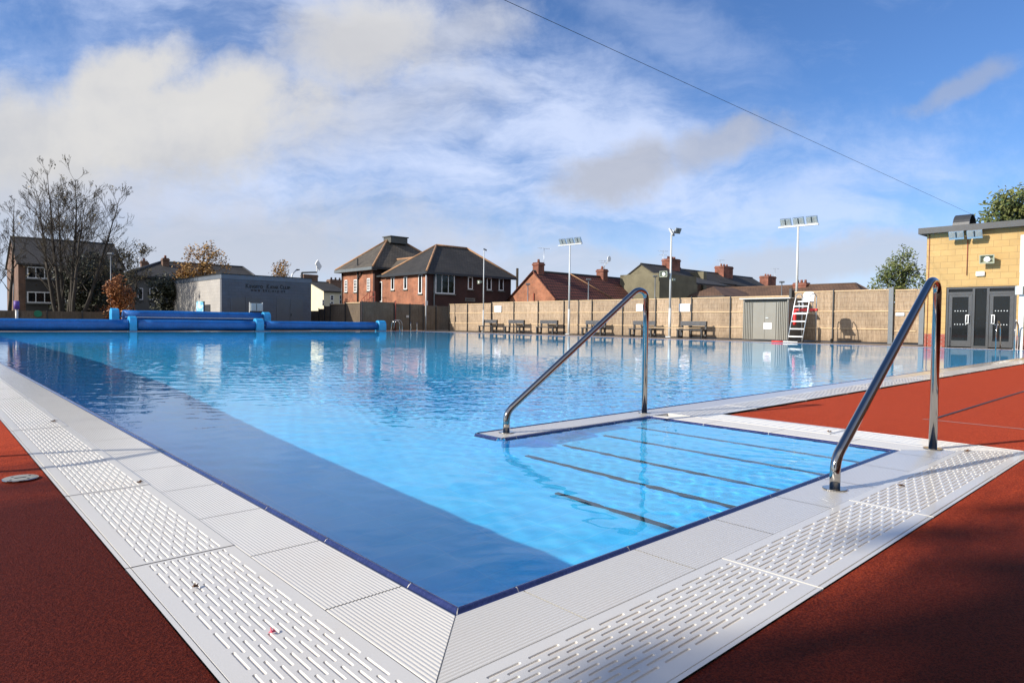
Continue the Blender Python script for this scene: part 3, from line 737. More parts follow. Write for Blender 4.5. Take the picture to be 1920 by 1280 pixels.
YD = 42.0                                       # dark fence at the far end
cx = [ony(p_, 600, YD)[0] for p_ in (678, 738.6, 768, 793, 817, 842)]
f2 = fence_run('tall brown reed fence with a double gate standing in shade below the brick house', 'x', YD, cx, [2.14, 2.06, 2.06, 1.98, 1.98], M['reedshade'], lit=False)
mb = MB(); x, z_ = ony(763, 594, YD); mb.box(x-.12, x+.12, YD-.09, YD-.06, z_-.05, z_+.12); part(mb, 'latch', M['galv'], f2)
mb = MB(); x, z_ = ony(740, 594, YD); mb.tube([(x, YD-.12, 0), (x, YD-.12, 2.25)], .04, 8); part(mb, 'red_post', M['rust'], f2)
xl = cx[0]
cuts = [onx(p_, 590, xl)[0] for p_ in (677, 648, 620, 609.5, 598.6, 583)]
f3 = fence_run('stepped brown reed fence running away behind the right-hand pool cover', 'y', xl, cuts, [2.08, 2.0, 1.85, 1.65, 1.5], M['reedshade'], lit=False)
mb = MB()
for a, b_ in zip(cuts[:2], cuts[1:3]): mb.box(xl-.06, xl-.001, min(a, b_)+.04, max(a, b_)-.04, 2.0 if a < cuts[1] else 1.92, 2.06 if a < cuts[1] else 1.98)
part(mb, 'rail', M['timber'], f3)
YB = 52.
cx = [ony(p_, 590, YB)[0] for p_ in (-260, -190, -130, -70, -20, 36, 88, 154, 230, 330)]
f4 = fence_run('low dark board fence under the bare trees behind the left pool cover', 'x', YB, cx, [1.15]*9, M['reedshade'], lit=False, name='board_fence')
mb = MB(); x, z_ = ony(71, 588, YB); mb.prism([(math.cos(k*.4)*.22, math.sin(k*.4)*.22) for k in range(16)], (x, YB-.06, z_), (1, 0, 0), (0, 0, 1), (0, .04, 0)); part(mb, 'sign', M['green'], f4)

# signs on the fence
def sign_x(px0_, px1_, py0_, py1_, X, label, rows, cat='sign', name='notice_sign'):
    y0, z1 = onx(px1_, (py0_+py1_)/2, X); y1, _ = onx(px0_, (py0_+py1_)/2, X); z1 = onx((px0_+px1_)/2, py0_, X)[1]; z0 = onx((px0_+px1_)/2, py1_, X)[1]
    t = thing(name, (X, (y0+y1)/2, z0), label, cat)
    mb = MB(); mb.box(X-.012, X, y0, y1, z0, z1); part(mb, 'board', M['signwhite'], t)
    mb = MB(); W, H = y1-y0, z1-z0
    for (a, b_, v0, v1) in rows:                 # words too small to read: short dashes
        x = a
        while x < b_:
            l = random.uniform(.05, .13); mb.box(X-.0145, X-.0122, y1-W*min(b_, x+l), y1-W*x, z0+H*v0, z0+H*v1); x += l+.035
    part(mb, 'lettering', M['signtext'], t); return t
rows3 = [(.3, .72, .66, .76), (.3, .72, .42, .52), (.34, .70, .18, .27)]
sign_x(927.5, 940, 573, 585, XF-.06, 'white notice on the reed fence above the two leftmost benches', rows3)
sign_x(1193, 1205, 570, 583, XF-.06, 'white notice on the fence behind the post of the far handrail', rows3)
sign_x(1273, 1294, 569.4, 584, XF-.06, 'white notice with faint pink lettering on the fence above the rightmost bench', rows3)

# ------------------------------------------------------------------ benches
XB = 30.25
def make_bench(y0, y1):
    W = y1-y0; t = thing('bench', (XB, y0, 0), '', 'bench', 'dark benches along the fence')
    def B(nm, *bx, m_=M['plasticwood']):
        mb = MB(); mb.box(*bx); mb.build(nm, m_, t, .008)
    B('seat', -.02, .42, -.02, W+.02, .41, .47)
    for yy in (0., W-.11):
        B('leg', .0, .10, yy, yy+.11, 0, .41)
        mb = MB(); mb.prism([(0, 0), (.10, 0), (.17, .90), (.09, .90)], (.36, yy, 0), (1, 0, 0), (0, 0, 1), (0, .11, 0)); mb.build('leg', M['plasticwood'], t, .008)
        B('stretcher', .10, .37, yy+.01, yy+.10, .03, .11)
    B('backrest', .375, .42, -.0, W, .66, .90, m_=M['benchtop'])
    return t
bpx = [(896, 933.6, 'leftmost dark plastic bench, standing by the thin lamp post'), (945, 983.7, 'second dark bench from the left along the reed fence'),
       (1005, 1045.6, 'third dark bench from the left, just left of the tall triple floodlight post'), (1090.5, 1135.3, 'dark bench partly hidden behind the sloping far handrail'),
       (1179.4, 1229.7, 'dark bench seen behind the upright post of the far handrail'), (1270, 1323.8, 'rightmost dark bench, nearest the grey shed')]
proto = None
for i, (a, c, lab) in enumerate(bpx):
    yl = onx(a, 610, XB)[0]; yr = onx(c, 610, XB+.45)[0]
    if proto is None: proto = make_bench(0, 1.55)
    o = proto if i == 0 else copy_tree(proto)
    o.location = (XB, (yl+yr)/2-.775, 0); o['label'] = lab

# ------------------------------------------------------------------ lamp posts
def speaker(root, x, y, z_, dirv, s=1.):
    d_ = Vector(dirv).normalized(); up = Vector((0, 0, 1)); sd_ = d_.cross(up).normalized(); up = sd_.cross(d_)
    c = Vector((x, y, z_)); mb = MB()
    # flared rectangular horn
    f = [(-.2*s, -.14*s), (.2*s, -.14*s), (.2*s, .14*s), (-.2*s, .14*s)]; r = [(-.09*s, -.08*s), (.09*s, -.08*s), (.09*s, .08*s), (-.09*s, .08*s)]
    Fp = [c+sd_*a+up*b_+d_*.14*s for a, b_ in f]; Bp = [c+sd_*a+up*b_-d_*.16*s for a, b_ in r]
    Ip = [c+sd_*a*.86+up*b_*.82+d_*.14*s for a, b_ in f]; Jp = [c+sd_*a*.6+up*b_*.5+d_*.0*s for a, b_ in f]
    for k in range(4):
        n = (k+1) % 4
        mb.quad(Bp[k], Bp[n], Fp[n], Fp[k]); mb.quad(Fp[k], Fp[n], Ip[n], Ip[k]); mb.quad(Ip[k], Ip[n], Jp[n], Jp[k])
    mb.quad(*Bp[::-1]); mb.quad(*Jp)
    o = part(mb, 'horn_speaker', M['speaker'], root)
    mb = MB(); n = 14; mb.prism([(math.cos(2*math.pi*k/n)*.085*s, math.sin(2*math.pi*k/n)*.085*s) for k in range(n)], c+d_*.01, sd_, up, d_*.10*s)
    subpart(mb, 'cone', M['whiteplastic'], o, root)
M['speaker'] = plain('olive_grey_speaker', (.30, .32, .23), .5, 0, .1, 3)
M['led'] = plain('floodlight_lens', (.26, .28, .27), .2, 0, .25, 12)
def flood(root, c, face, right, w_=.52, h_=.40, par=None):
    """twin-panel LED floodlight: c centre, face normal, right axis"""
    face = Vector(face).normalized(); right = Vector(right).normalized(); up = right.cross(face).normalized()*-1
    if up.z < 0: up = -up
    c = Vector(c)
    mb = MB(); mb.obox(c-face*.05, right*w_/2, up*h_/2, face*.045); mb.obox(c-face*.12, right*w_*.3, up*h_*.3, face*.03)
    o = part(mb, 'floodlight', M['galv'], root)
    for s_ in (-1, 1):
        mb = MB(); mb.obox(c+right*s_*w_*.26+up*h_*.08, right*w_*.2, up*h_*.34, face*.006); subpart(mb, 'lens', M['led'], o, root)
    mb = MB(); mb.obox(c+up*h_*.08, right*w_*.035, up*h_*.36, face*.01); subpart(mb, 'divider', M['blacktrim'], o, root)
def post(px, ztop, X, label, r=.06, base_py=None, name='floodlight_post', m_='whitepole', Y=None):
    y = onx(px, 620, X)[0] if Y is None else Y
    t = thing(name, (X, y, 0), label, 'lamp post')
    mb = MB(); mb.tube([(X, y, 0), (X, y, 1.6)], r*1.25, 14); mb.tube([(X, y, 1.55), (X, y, ztop)], r, 14, r1=r*.75); part(mb, 'pole', M[m_], t)
    mb = MB(); mb.box(X-.16, X+.16, y-.16, y+.16, 0, .06); part(mb, 'base_plate', M['galv'], t)
    return t, y
def triple(t, X, y, z_, face, right):
    right = Vector(right).normalized()
    mb = MB(); c = Vector((X, y, z_)); mb.obox(c, right*.95, Vector((0, 0, .035)), right.cross(Vector((0, 0, 1)))*.05); part(mb, 'crossbar', M['whitepole'], t)
    for k in (-1, 0, 1): flood(t, c+right*k*.62+Vector((0, 0, .2)), face, right)
XLM = 30.55
# second post, triple head seen from the pool
z2_ = onx(1066.5, 459, XLM)[1]; t, y = post(1066.5, z2_, XLM, 'tall white post with three floodlights standing between the third and fourth benches')
triple(t, XLM, y, z2_, (-1, -.25, -.55), (.05, -1, 0))
z3_ = onx(1256, 440, XLM)[1]; t, y = post(1255.5, z3_, XLM, 'tall white post with side-on floodlights and a horn speaker, left of the rightmost bench', .062)
flood(t, (XLM-.05, y+.0, z3_+.1), (-.35, .9, -.5), (.9, .35, 0), .5, .4); flood(t, (XLM+.35, y-.2, z3_+.2), (-.2, -.95, -.5), (-.9, .2, 0), .4, .3)
zz_ = onx(1251, 514, XLM)[1]; speaker(t, XLM-.15, y+.28, zz_, (-1, -.1, -.05), 1.15); speaker(t, XLM+.1, y-.12, zz_-.3, (-.3, -1, -.1), .5)
z4 = onx(1493, 424, XF+.35)[1]; t, y = post(1492, z4, XF+.35, 'tall white post with three floodlights behind the grey shed', .062)
z4 = onx(1493, 424, XF+.35)[1]; triple(t, XF+.35, y, z4, (-1, -.1, -.45), (.05, -1, 0))
t, y = post(906, onx(906, 470, XLM)[1], XLM, 'thin white pole with a camera and a horn speaker behind the leftmost bench', .042, name='camera_pole')
speaker(t, XLM-.1, y+.32, onx(897, 529, XLM)[1], (-1, .25, -.1), .85)
mb = MB(); zt2 = onx(906, 470, XLM)[1]; mb.obox((XLM, y-.12, zt2+.06), (.05, 0, 0), (0, .13, .05), (0, 0, .05)); part(mb, 'camera', M['darkmetal'], t)
x, _ = ony(798.3, 610, 41.4); t = thing('camera_pole', (x, 41.4, 0), 'slim white pole in front of the dark reed gates at the far corner', 'pole')
mb = MB(); zt2 = ony(798, 516, 41.4)[1]; mb.tube([(x, 41.4, 0), (x, 41.4, zt2)], .05, 12); part(mb, 'pole', M['whitepole'], t)
mb = MB(); mb.box(x-.09, x+.09, 41.28, 41.36, 1.95, 2.3); part(mb, 'control_box', M['galv'], t)
# street lamps beyond
def street(px, pyt, D_, label, r=.038, arm=False):
    d_ = ray(px, pyt); tt = D_/d_.dot(A1); X, Y, Zt = d_.x*tt, d_.y*tt, S+d_.z*tt
    t = thing('street_lamp', (X, Y, 0), label, 'street lamp')
    mb = MB(); mb.tube([(X, Y, 0), (X, Y, Zt)], r, 8); part(mb, 'pole', M['greymetal'], t)
    mb = MB(); mb.obox((X, Y, Zt+.05), A2*.17, A1*.12, (0, 0, .06)); part(mb, 'lamp_head', M['greymetal'], t, .02)
    return t
street(1103.6, 525, 47, 'short grey street lamp in front of the long red roof')
street(1228.5, 519, 52, 'grey street lamp in front of the olive rendered gable')
street(990, 534, 50, 'small grey street lamp in front of the brick gable')
street(1466, 530, 50, 'small grey street lamp rising behind the grey shed')
street(207.5, 477, 45, 'grey street lamp in front of the bare trees and orange bush')
street(25, 507, 55, 'dark street lamp beside the gable of the left house')

# ------------------------------------------------------------------ shed
XH = 29.55
yR = onx(1477.8, 600, XH)[0]; yL = onx(1391.7, 600, XH)[0]; zt = onx(1435, 566, XH)[1]
t = thing('garden_shed', (XH, yR, 0), 'grey taupe metal shed with double doors and a flat overhanging roof', 'shed')
W = yL-yR; dpt = 1.5
mb = MB(); mb.box(XH+.03, XH+dpt, yR+.02, yL-.02, .05, zt+.12)
k = 0; yy = yR
part(mb, 'wall', M['shed'], t)
mb = MB(); mb.box(XH+.02, XH+dpt-.02, yR-.001, yR+.018, .05, zt+.12); part(mb, 'side_wall', M['greymetal'], t)
for side in (0, 1):
    for k in range(6):
        yy = (yR+.06+k*.085) if side == 0 else (yL-.06-k*.085)
        mb = MB(); mb.box(XH-.004, XH+.029, yy-.02, yy+.02, .06, zt); part(mb, 'rib', M['shed'], t)
for (a, c) in ((yR+.58, (yR+yL)/2-.006), ((yR+yL)/2+.006, yL-.58)):
    mb = MB(); mb.box(XH+.001, XH+.028, a, c, .08, zt-.03); part(mb, 'door', M['shed'], t)
mb = MB(); mb.box(XH-.03, XH, (yR+yL)/2-.20, (yR+yL)/2-.06, 1.06, 1.09); part(mb, 'handle', M['galv'], t)
mb = MB(); mb.box(XH-.008, XH+.02, yR+.1, yL-.1, zt+.01, zt+.14); part(mb, 'transom', M['glass'], t)
mb = MB(); mb.box(XH-.10, XH+dpt+.1, yR-.12, yL+.12, zt+.14, zt+.19); part(mb, 'roof', M['shedroof'], t)
sign_x(1432, 1446.8, 605, 617, XH-.006, 'white notice with pink lettering on the grey shed door', [(.15, .85, .78, .88), (.15, .85, .6, .7), (.15, .85, .42, .52), (.35, .65, .12, .2)])
mb = MB(); mb.box(XF-.22, XF-.12, onx(1483, 600, XF)[0]-.1, onx(1483, 600, XF)[0]+.02, 0, 2.5)
tag(mb.build('steel_post', M['darkmetal']), 'dark steel fence post beside the shed, where the fence steps up', 'post')
# rescue can hanging there
yy = onx(1487, 600, XH+.3)[0]; mb = MB()
mb.tube([(XH+.2, yy-.12, .75), (XH+.2, yy-.12, .9), (XH+.2, yy-.12, 1.15), (XH+.2, yy-.12, 1.4)], .075, 12)
o = mb.build('rescue_can', M['red']); tag(o, 'red rescue float hanging upright at the shed corner behind the ladder', 'float')

# ------------------------------------------------------------------ lifeguard chair
cyL = onx(1476.5, 630, 27.75)[0]; cyR = cyL-.62
t = thing('lifeguard_chair', (27.75, cyR, 0), 'tall steel lifeguard chair with white seat and ladder beside the grey shed', 'lifeguard chair')
X0 = 27.75; HT = onx(1492, 551, 28.5)[1]
for yy in (cyL, cyR):
    mb = MB(); mb.tube(bend([(X0, yy, .0), (X0+.78, yy, HT), (X0+1.38, yy, HT), (X0+1.42, yy, .0)], .22, 8), .021, 12); part(mb, 'side_frame', M['galv'], t)
for k in range(5):
    f_ = .12+k*.155; mb = MB(); xx = X0+.78*f_; mb.box(xx-.03, xx+.09, cyR+.01, cyL-.01, HT*f_-.015, HT*f_+.03); part(mb, 'rung', M['whiteplastic'], t)
zs = onx(1510, 565, 28.6)[1]
mb = MB(); mb.box(X0+.75, X0+1.3, cyR+.06, cyL-.06, zs-.03, zs+.02); so = part(mb, 'seat', M['whiteplastic'], t, .02)
mb = MB(); mb.prism([(-.24, 0), (.24, 0), (.25, .3), (.19, .42), (0, .45), (-.19, .42), (-.25, .3)], (X0+1.26, (cyL+cyR)/2, zs), (0, 1, 0), (.12, 0, 1), (.05, 0, 0)); part(mb, 'backrest', M['whiteplastic'], t, .015)
mb = MB()
for yy in (cyL-.1, cyR+.1): mb.tube([(X0+.85, yy, zs), (X0+.85, yy, zs-.5)], .018, 8); mb.tube([(X0+1.25, yy, zs), (X0+1.25, yy, zs-.5)], .018, 8)
part(mb, 'seat_leg', M['galv'], t)
mb = MB(); mb.box(X0+.6, X0+1.4, cyR+.02, cyL-.02, zs-.53, zs-.49); part(mb, 'platform', M['galv'], t)
mb = MB(); mb.tube([(X0-.05, cyL, .03), (X0+1.6, cyL, .03)], .02, 8); mb.tube([(X0-.05, cyR, .03), (X0+1.9, cyR, .03)], .02, 8); part(mb, 'runner', M['darkmetal'], t)
mb = MB(); yc = cyR-.05
mb.prism([(math.cos(k*.314)*.09, math.sin(k*.314)*.09) for k in range(20)], (X0+1.9, yc-.45, .09), (1, 0, 0), (0, 0, 1), (0, .05, 0)); part(mb, 'wheel', M['darkmetal'], t)
zr = onx(1512, 581, 28.7)[1]; yA = onx(1490, 581, 28.7)[0]; yBb = onx(1533, 581, 28.7)[0]
mb = MB(); mb.tube([(28.7, yA, zr), (28.7, yA-.05, zr), (28.7, yBb+.05, zr), (28.7, yBb, zr)], .06, 12)
tag(mb.build('rescue_tube', M['red']), 'red foam rescue tube laid across the lifeguard chair', 'rescue tube')
mb = MB(); ya_, yb_ = gnd(1447, 640.5)[1], gnd(1482, 641.5)[1]
ya_ = onx(1447, 640, 27.4)[0]; yb_ = onx(1495, 641, 27.4)[0]
t = thing('rescue_pole', (27.4, ya_, 0), 'red and white pole lying on the pool edge below the shed', 'pole')
mb.tube([(27.4, ya_, .04), (27.4, ya_*.55+yb_*.45, .04)], .03, 8); part(mb, 'red_half', M['red'], t)
mb = MB(); mb.tube([(27.4, ya_*.55+yb_*.45, .04), (27.42, yb_, .04)], .022, 8); part(mb, 'white_half', M['whiteplastic'], t)

# white bar fixed across beside the rightmost benches (backstroke rope post line)
ya_ = onx(1206, 614, 29.4)[0]; yb_ = onx(1314, 615.5, 29.4)[0]; zb_ = onx(1260, 614.6, 29.4)[1]
t = thing('rope_line', (29.4, ya_, 0), 'thin cream rope line stretched in front of the two right-hand benches', 'rope')
mb = MB(); mb.tube([(29.4, ya_, zb_), (29.4, yb_, zb_)], .022, 8); part(mb, 'rope', M['timber'], t)
mb = MB(); mb.tube([(29.4, yb_, 0), (29.4, yb_, zb_+.03)], .02, 8); part(mb, 'end_post', M['darkmetal'], t)
mb = MB(); mb.tube([(29.4, ya_, 0), (29.4, ya_, zb_+.03)], .02, 8); part(mb, 'end_post', M['darkmetal'], t)

# ------------------------------------------------------------------ pool cover reels
def pod(px0_, px1_, Y, ztop, label, depth=.62, grp=None):
    x0, x1 = ony(px0_, 600, Y)[0], ony(px1_, 600, Y)[0]
    n = 10; o_ = [(-depth/2, 0), (depth/2, 0), (depth/2, ztop-depth/2)] + [(depth/2*math.cos(math.pi*k/n), ztop-depth/2+depth/2*math.sin(math.pi*k/n)) for k in range(1, n)] + [(-depth/2, ztop-depth/2)]
    mb = MB(); mb.prism(o_, (x0, Y, 0), (0, 1, 0), (0, 0, 1), (x1-x0, 0, 0)); return mb, x0
def reel(pxa, pxb, Y, rad, zc, pods, label, bar=None):
    xa, xb = ony(pxa, 605, Y)[0], ony(pxb, 605, Y)[0]
    t = thing('pool_cover_reel', ((xa+xb)/2, Y, 0), label, 'pool cover', 'blue pool cover reels at the far end')
    mb = MB(); n = 36; k = 7; N = max(6, int((xb-xa)/.8))
    i0 = 0
    for j in range(N+1):
        x = xa+(xb-xa)*j/N
        for q_ in range(n):
            a = 2*math.pi*q_/n; rr = rad*(1+.018*math.sin(a*3+j*.9)+.012*math.sin(j*2.3+a))
            mb.v.append((x, Y+rr*math.cos(a), zc+rr*math.sin(a)))
    for j in range(N):
        for q_ in range(n): mb.f.append((j*n+q_, j*n+(q_+1) % n, (j+1)*n+(q_+1) % n, (j+1)*n+q_)); mb.sm.append(True); mb.mi.append(0)
    mb.f.append(tuple(range(n))[::-1]); mb.f.append(tuple(N*n+q_ for q_ in range(n))); mb.sm += [False]*2; mb.mi += [0]*2
    part(mb, 'rolled_cover', M['cover'], t)
    for (p0, p1, zt) in pods:
        mb, _ = pod(p0, p1, Y, zt, ''); part(mb, 'end_housing', M['pod'], t, .04)
    if bar:
        mb = MB(); mb.box(xa, xb, Y-rad-.16, Y-rad-.10, bar-.025, bar+.025); part(mb, 'guide_bar', M['galv'], t)
        for xx in (xa+.1, xb-.1): mb = MB(); mb.box(xx-.03, xx+.03, Y-rad-.1, Y, bar-.03, bar+.03); part(mb, 'bracket', M['galv'], t)
    mb = MB(); mb.tube([(xa-.25, Y, zc), (xb+.25, Y, zc)], .04, 8); part(mb, 'axle', M['galv'], t)
    return t
Y1, Y2 = 40.75, 42.6
reel(-200, 239, Y1, .31, .335, [(240.5, 255, .84)], 'rolled blue pool cover on the far left, cut by the edge of the view')
reel(257, 476, Y1, .31, .335, [(477, 492, .80)], 'front rolled blue cover in the middle, below the grey guide bar', None)
reel(497, 705, Y1, .28, .36, [(707, 720.5, .76)], 'right-hand rolled blue cover in front of the brown fence')
reel(231, 488, Y2, .36, .82, [(207, 222, 1.28), (492, 505, 1.22)], 'raised rolled blue cover standing behind the middle one, in front of the kayak club', .78)

# far grab rails at the pool edge
def grab(x, y, dx, dy, label, h=.85, sp=.5, horiz=.5):
    t = thing('pool_ladder', (x, y, 0), label, 'pool ladder'); n = Vector((dx, dy, 0)).normalized(); s_ = Vector((-n.y, n.x, 0))*sp/2
    for k in (-1, 1):
        b0 = Vector((x, y, 0))+s_*k; mb = MB()
        mb.tube(bend([b0+n*.45, b0+n*.38+Vector((0, 0, h*.8)), b0-n*.0+Vector((0, 0, h)), b0-n*.2+Vector((0, 0, h*.7)), b0-n*.22+Vector((0, 0, -.5))], .18, 6), .02, 10)
        part(mb, 'grab_rail', M['steel'], t)
    mb = MB()
    for z_ in (-.2, -.45): c = Vector((x, y, z_))-n*.22; mb.obox(c, s_, n*.04, (0, 0, .015))
    part(mb, 'tread', M['whiteplastic'], t); return t
x, _ = ony(746, 615, YF+.2); grab(x, YF+.15, -.6, .8, 'steel grab rails at the far pool edge in front of the red gate post')
x, _ = ony(760, 615, YF+.2); grab(x+.7, YF+.15, .6, .8, 'second pair of steel grab rails at the far corner, nearer the white pole', .7, .45)
yy = onx(1885, 650, XR)[0]; grab(XR+.15, yy, 1, 0, 'steel pool ladder rails in front of the right glass door', 1.0, .5)

# purple sleeved post, cabinet, blue board
x, z_ = ony(31.5, 595, 44); t = thing('sleeved_post', (x, 44, 0), 'slim white post with a purple sleeve behind the left pool cover', 'post')
zt = ony(31.5, 564, 44)[1]; mb = MB(); mb.tube([(x, 44, 0), (x, 44, zt-.4)], .07, 10); part(mb, 'pole', M['whitepole'], t)
mb = MB(); mb.tube([(x, 44, zt-.45), (x, 44, zt)], .13, 12); part(mb, 'sleeve', M['purple'], t)

# ------------------------------------------------------------------ kayak club hut
YK = 45.4
xk0, _ = ony(415.5, 550, YK); xk1, zk1 = ony(583.5, 525.4, YK); zk = ony(415.5, 510, YK)[1]; zk = (zk+zk1)/2
yk1 = onx(321.6, 550, xk0)[0]
t = thing('kayak_club_hut', (xk0, YK, 0), 'flat-roofed block hut lettered Kayak Club, pale side lit and slate-blue front shaded', 'building')
mb = MB(); mb.box(xk0, xk0+.3, YK+.3, yk1, 0, zk-.32); part(mb, 'side_wall', M['whiteblock'], t)
mb = MB(); mb.box(xk0+.002, xk1, YK, YK+.298, 0, zk-.32); mb.box(xk1-.3, xk1-.001, YK+.299, yk1, 0, zk-.32); mb.box(xk0+.301, xk1-.301, yk1-.3, yk1-.002, 0, zk-.32); part(mb, 'front_wall', M['blueblock'], t)
M['parapet'] = plain('pale_parapet_panel', (.12, .14, .17), .5, .1, .06, 1)
mb = MB(); mb.box(xk0-.03, xk1+.03, YK-.03, yk1+.03, zk-.32, zk-.03); part(mb, 'parapet', M['parapet'], t)
mb = MB(); mb.box(xk0-.06, xk1+.06, YK-.06, yk1+.06, zk-.03, zk+.03); part(mb, 'roof', M['blacktrim'], t)
for (a, c, tp, lab) in ((432, 487, 558.5, 0), (518.5, 568, 560.6, 1)):
    xa, xb = ony(a, 570, YK)[0], ony(c, 570, YK)[0]; zd = ony((a+c)/2, tp, YK)[1]; xm = (xa+xb)/2
    for (q0, q1) in ((xa, xm-.012), (xm+.012, xb)):
        mb = MB(); mb.box(q0, q1, YK-.03, YK-.002, .03, zd); do = part(mb, 'door', M['doorgrey'], t)
    mb = MB(); mb.box(xm+.06, xm+.1, YK-.07, YK-.031, 1.0, 1.18); subpart(mb, 'handle', M['blacktrim'], do, t)
ya_, yb_ = onx(383, 577, xk0)[0], onx(394.6, 577, xk0)[0]; zd = onx(389, 571, xk0)[1]
mb = MB(); mb.box(xk0-.03, xk0-.002, min(ya_, yb_), max(ya_, yb_), .03, zd); part(mb, 'side_door', M['anthra'], t)
def text(s, x, y, z_, h, m_, root=None, rot=(math.pi/2, 0, 0), small=.75, ext=.008, width=None, name='lettering', bold=0., sp=1.):
    cu = bpy.data.curves.new(name, 'FONT'); cu.body = s; cu.size = h/.70; cu.extrude = ext; cu.space_character = sp; cu.offset = bold
    cu.small_caps_scale = small
    o = bpy.data.objects.new(name, cu); sc.collection.objects.link(o)
    for i, ch in enumerate(cu.body_format):
        pass
    bpy.context.view_layer.update()
    if width: 
        w0 = o.dimensions.x; sx_ = width/w0
    else: sx_ = 1
    dg = bpy.context.evaluated_depsgraph_get(); me = bpy.data.meshes.new_from_object(o.evaluated_get(dg)); bpy.data.objects.remove(o)
    o = bpy.data.objects.new(name, me); sc.collection.objects.link(o); me.materials.clear(); me.materials.append(m_)
    o.rotation_euler = rot; o.scale = (sx_, 1, 1)
    l = root.location if root else Vector((0, 0, 0)); o.location = Vector((x, y, z_))-l
    if root: o.parent = root
    return o
def smallcaps(words, x0, x1, y, z_, h):
    """large initials, smaller capitals"""
    return None
# measured word spans on the front: Kingsto / Kayak / Club, initials taller
def word(s, pxa, pxb, py_base, hpx):
    xa, z0 = ony(pxa, py_base, YK-.03); xb, _ = ony(pxb, py_base, YK-.03); sc_ = (ony(pxa, py_base-hpx, YK-.03)[1]-z0)
    W = xb-xa; fi = .22 if len(s) > 5 else .28
    text(s[0], xa, YK-.012, z0, sc_, M['letter'], t, width=W*fi*.86, bold=.012)
    text(s[1:].upper(), xa+W*fi, YK-.012, z0, sc_*.74, M['letter'], t, width=W*(1-fi), bold=.010)
word('Kingsto', 460.5, 493, 539.2, 7.4); word('Kayak', 500, 523, 540.6, 7.4); word('Club', 525.3, 544.5, 541.4, 7.2)
xa, z0 = ony(470.5, 545.4, YK-.03); xb, _ = ony(536, 546.5, YK-.03)
text('w w w . k k c . o r g . u k', xa, YK-.012, z0-.01, .18, M['letter'], t, width=xb-xa, bold=.008)

x0, _ = ony(470.6, 575, 43.9); x1, _ = ony(491.7, 575, 43.9); za, zb_ = ony(480, 583, 43.9)[1], ony(480, 568.5, 43.9)[1]
t = thing('control_cabinet', (x0, 43.9, 0), 'pale twin-door control cabinet on posts behind the reels', 'cabinet')
mb = MB(); mb.box(x0, x1, 43.9, 44.15, za, zb_); part(mb, 'cabinet', M['cabinet'], t, .01)
mb = MB(); mb.box((x0+x1)/2-.015, (x0+x1)/2+.015, 43.88, 43.898, za+.02, zb_-.02); part(mb, 'door_gap', M['blacktrim'], t)
for x in (x0-.05, x1+.05): mb = MB(); mb.tube([(x, 44, 0), (x, 44, zb_+.06)], .035, 8); part(mb, 'post', M['whitepole'], t)
mb = MB(); mb.box(x0-.05, x1+.05, 43.95, 44.2, za-.12, za-.01); part(mb, 'shelf', M['blacktrim'], t)
# blue picture board (plain generic splashes)
def boardmat():
    m, q = mat('blue_picture_board'); v = OB(q); n = q.noise(v, 2.2, 3, .5, 1.); n2 = q.noise(v, 3.1, 2, .5, .5)
    c = q.mix(q.smooth(n.outputs[0], .45, .6), (.06, .35, .75), (.45, .75, .9)); c = q.mix(q.smooth(n2.outputs[0], .58, .64), c, (.08, .30, .12)); c = q.mix(q.smooth(n2.outputs[0], .42, .36), c, (.55, .8, .85))
    q.l(c, q.p.inputs['Base Color']); q.p.inputs['Roughness'].default_value = .4; return m
x0, _ = ony(369, 575, 44.6); x1, _ = ony(381, 575, 44.6); zt = ony(375, 564.8, 44.6)[1]
t = thing('picture_board', (x0, 44.6, 0), 'tall bright blue picture board standing by the pale side of the kayak hut', 'board')
mb = MB(); mb.obox(((x0+x1)/2, 44.6, zt/2+.05), (.12, -.28, 0), (.02, .01, 0), (0, 0, zt/2-.05)); part(mb, 'panel', boardmat(), t)
mb = MB(); mb.obox(((x0+x1)/2+.05, 44.62, zt/2), (.135, -.31, 0), (.018, .008, 0), (0, 0, zt/2)); part(mb, 'frame', M['blacktrim'], t)

# ------------------------------------------------------------------ houses
def window_x(root, X, pa, pb, pt_, pbm, mull=1, rows=1, sill=True, door=False, m_=None, name='window'):
    """window on a wall whose outside faces -x"""
    ya, yb = sorted((onx(pa, (pt_+pbm)/2, X)[0], onx(pb, (pt_+pbm)/2, X)[0])); zt = onx((pa+pb)/2, pt_, X)[1]; zb = onx((pa+pb)/2, pbm, X)[1]
    fw_ = min(.09, (yb-ya)*.16); mb = MB(); D0, D1 = X-.05, X+.02
    mb.box(D0, D1, ya, ya+fw_, zb, zt); mb.box(D0, D1, yb-fw_, yb, zb, zt); mb.box(D0, D1, ya+fw_, yb-fw_, zb, zb+fw_); mb.box(D0, D1, ya+fw_, yb-fw_, zt-fw_, zt)
    for k in range(1, mull): c = ya+(yb-ya)*k/mull; mb.box(D0+.01, D1, c-.03, c+.03, zb+fw_, zt-fw_)
    for k in range(1, rows): c = zb+(zt-zb)*k/rows; mb.box(D0+.012, D1-.001, ya+fw_, yb-fw_, c-.025, c+.025)
    o = part(mb, name, m_ or M['whiteframe'], root)
    mb = MB(); mb.box(X-.02, X-.008, ya+fw_*.5, yb-fw_*.5, zb+fw_*.5, zt-fw_*.5); subpart(mb, 'pane', M['glass'], o, root)
    if sill: mb = MB(); mb.box(X-.12, X-.002, ya-.08, yb+.08, zb-.09, zb-.004); subpart(mb, 'sill', M['palerender'], o, root)
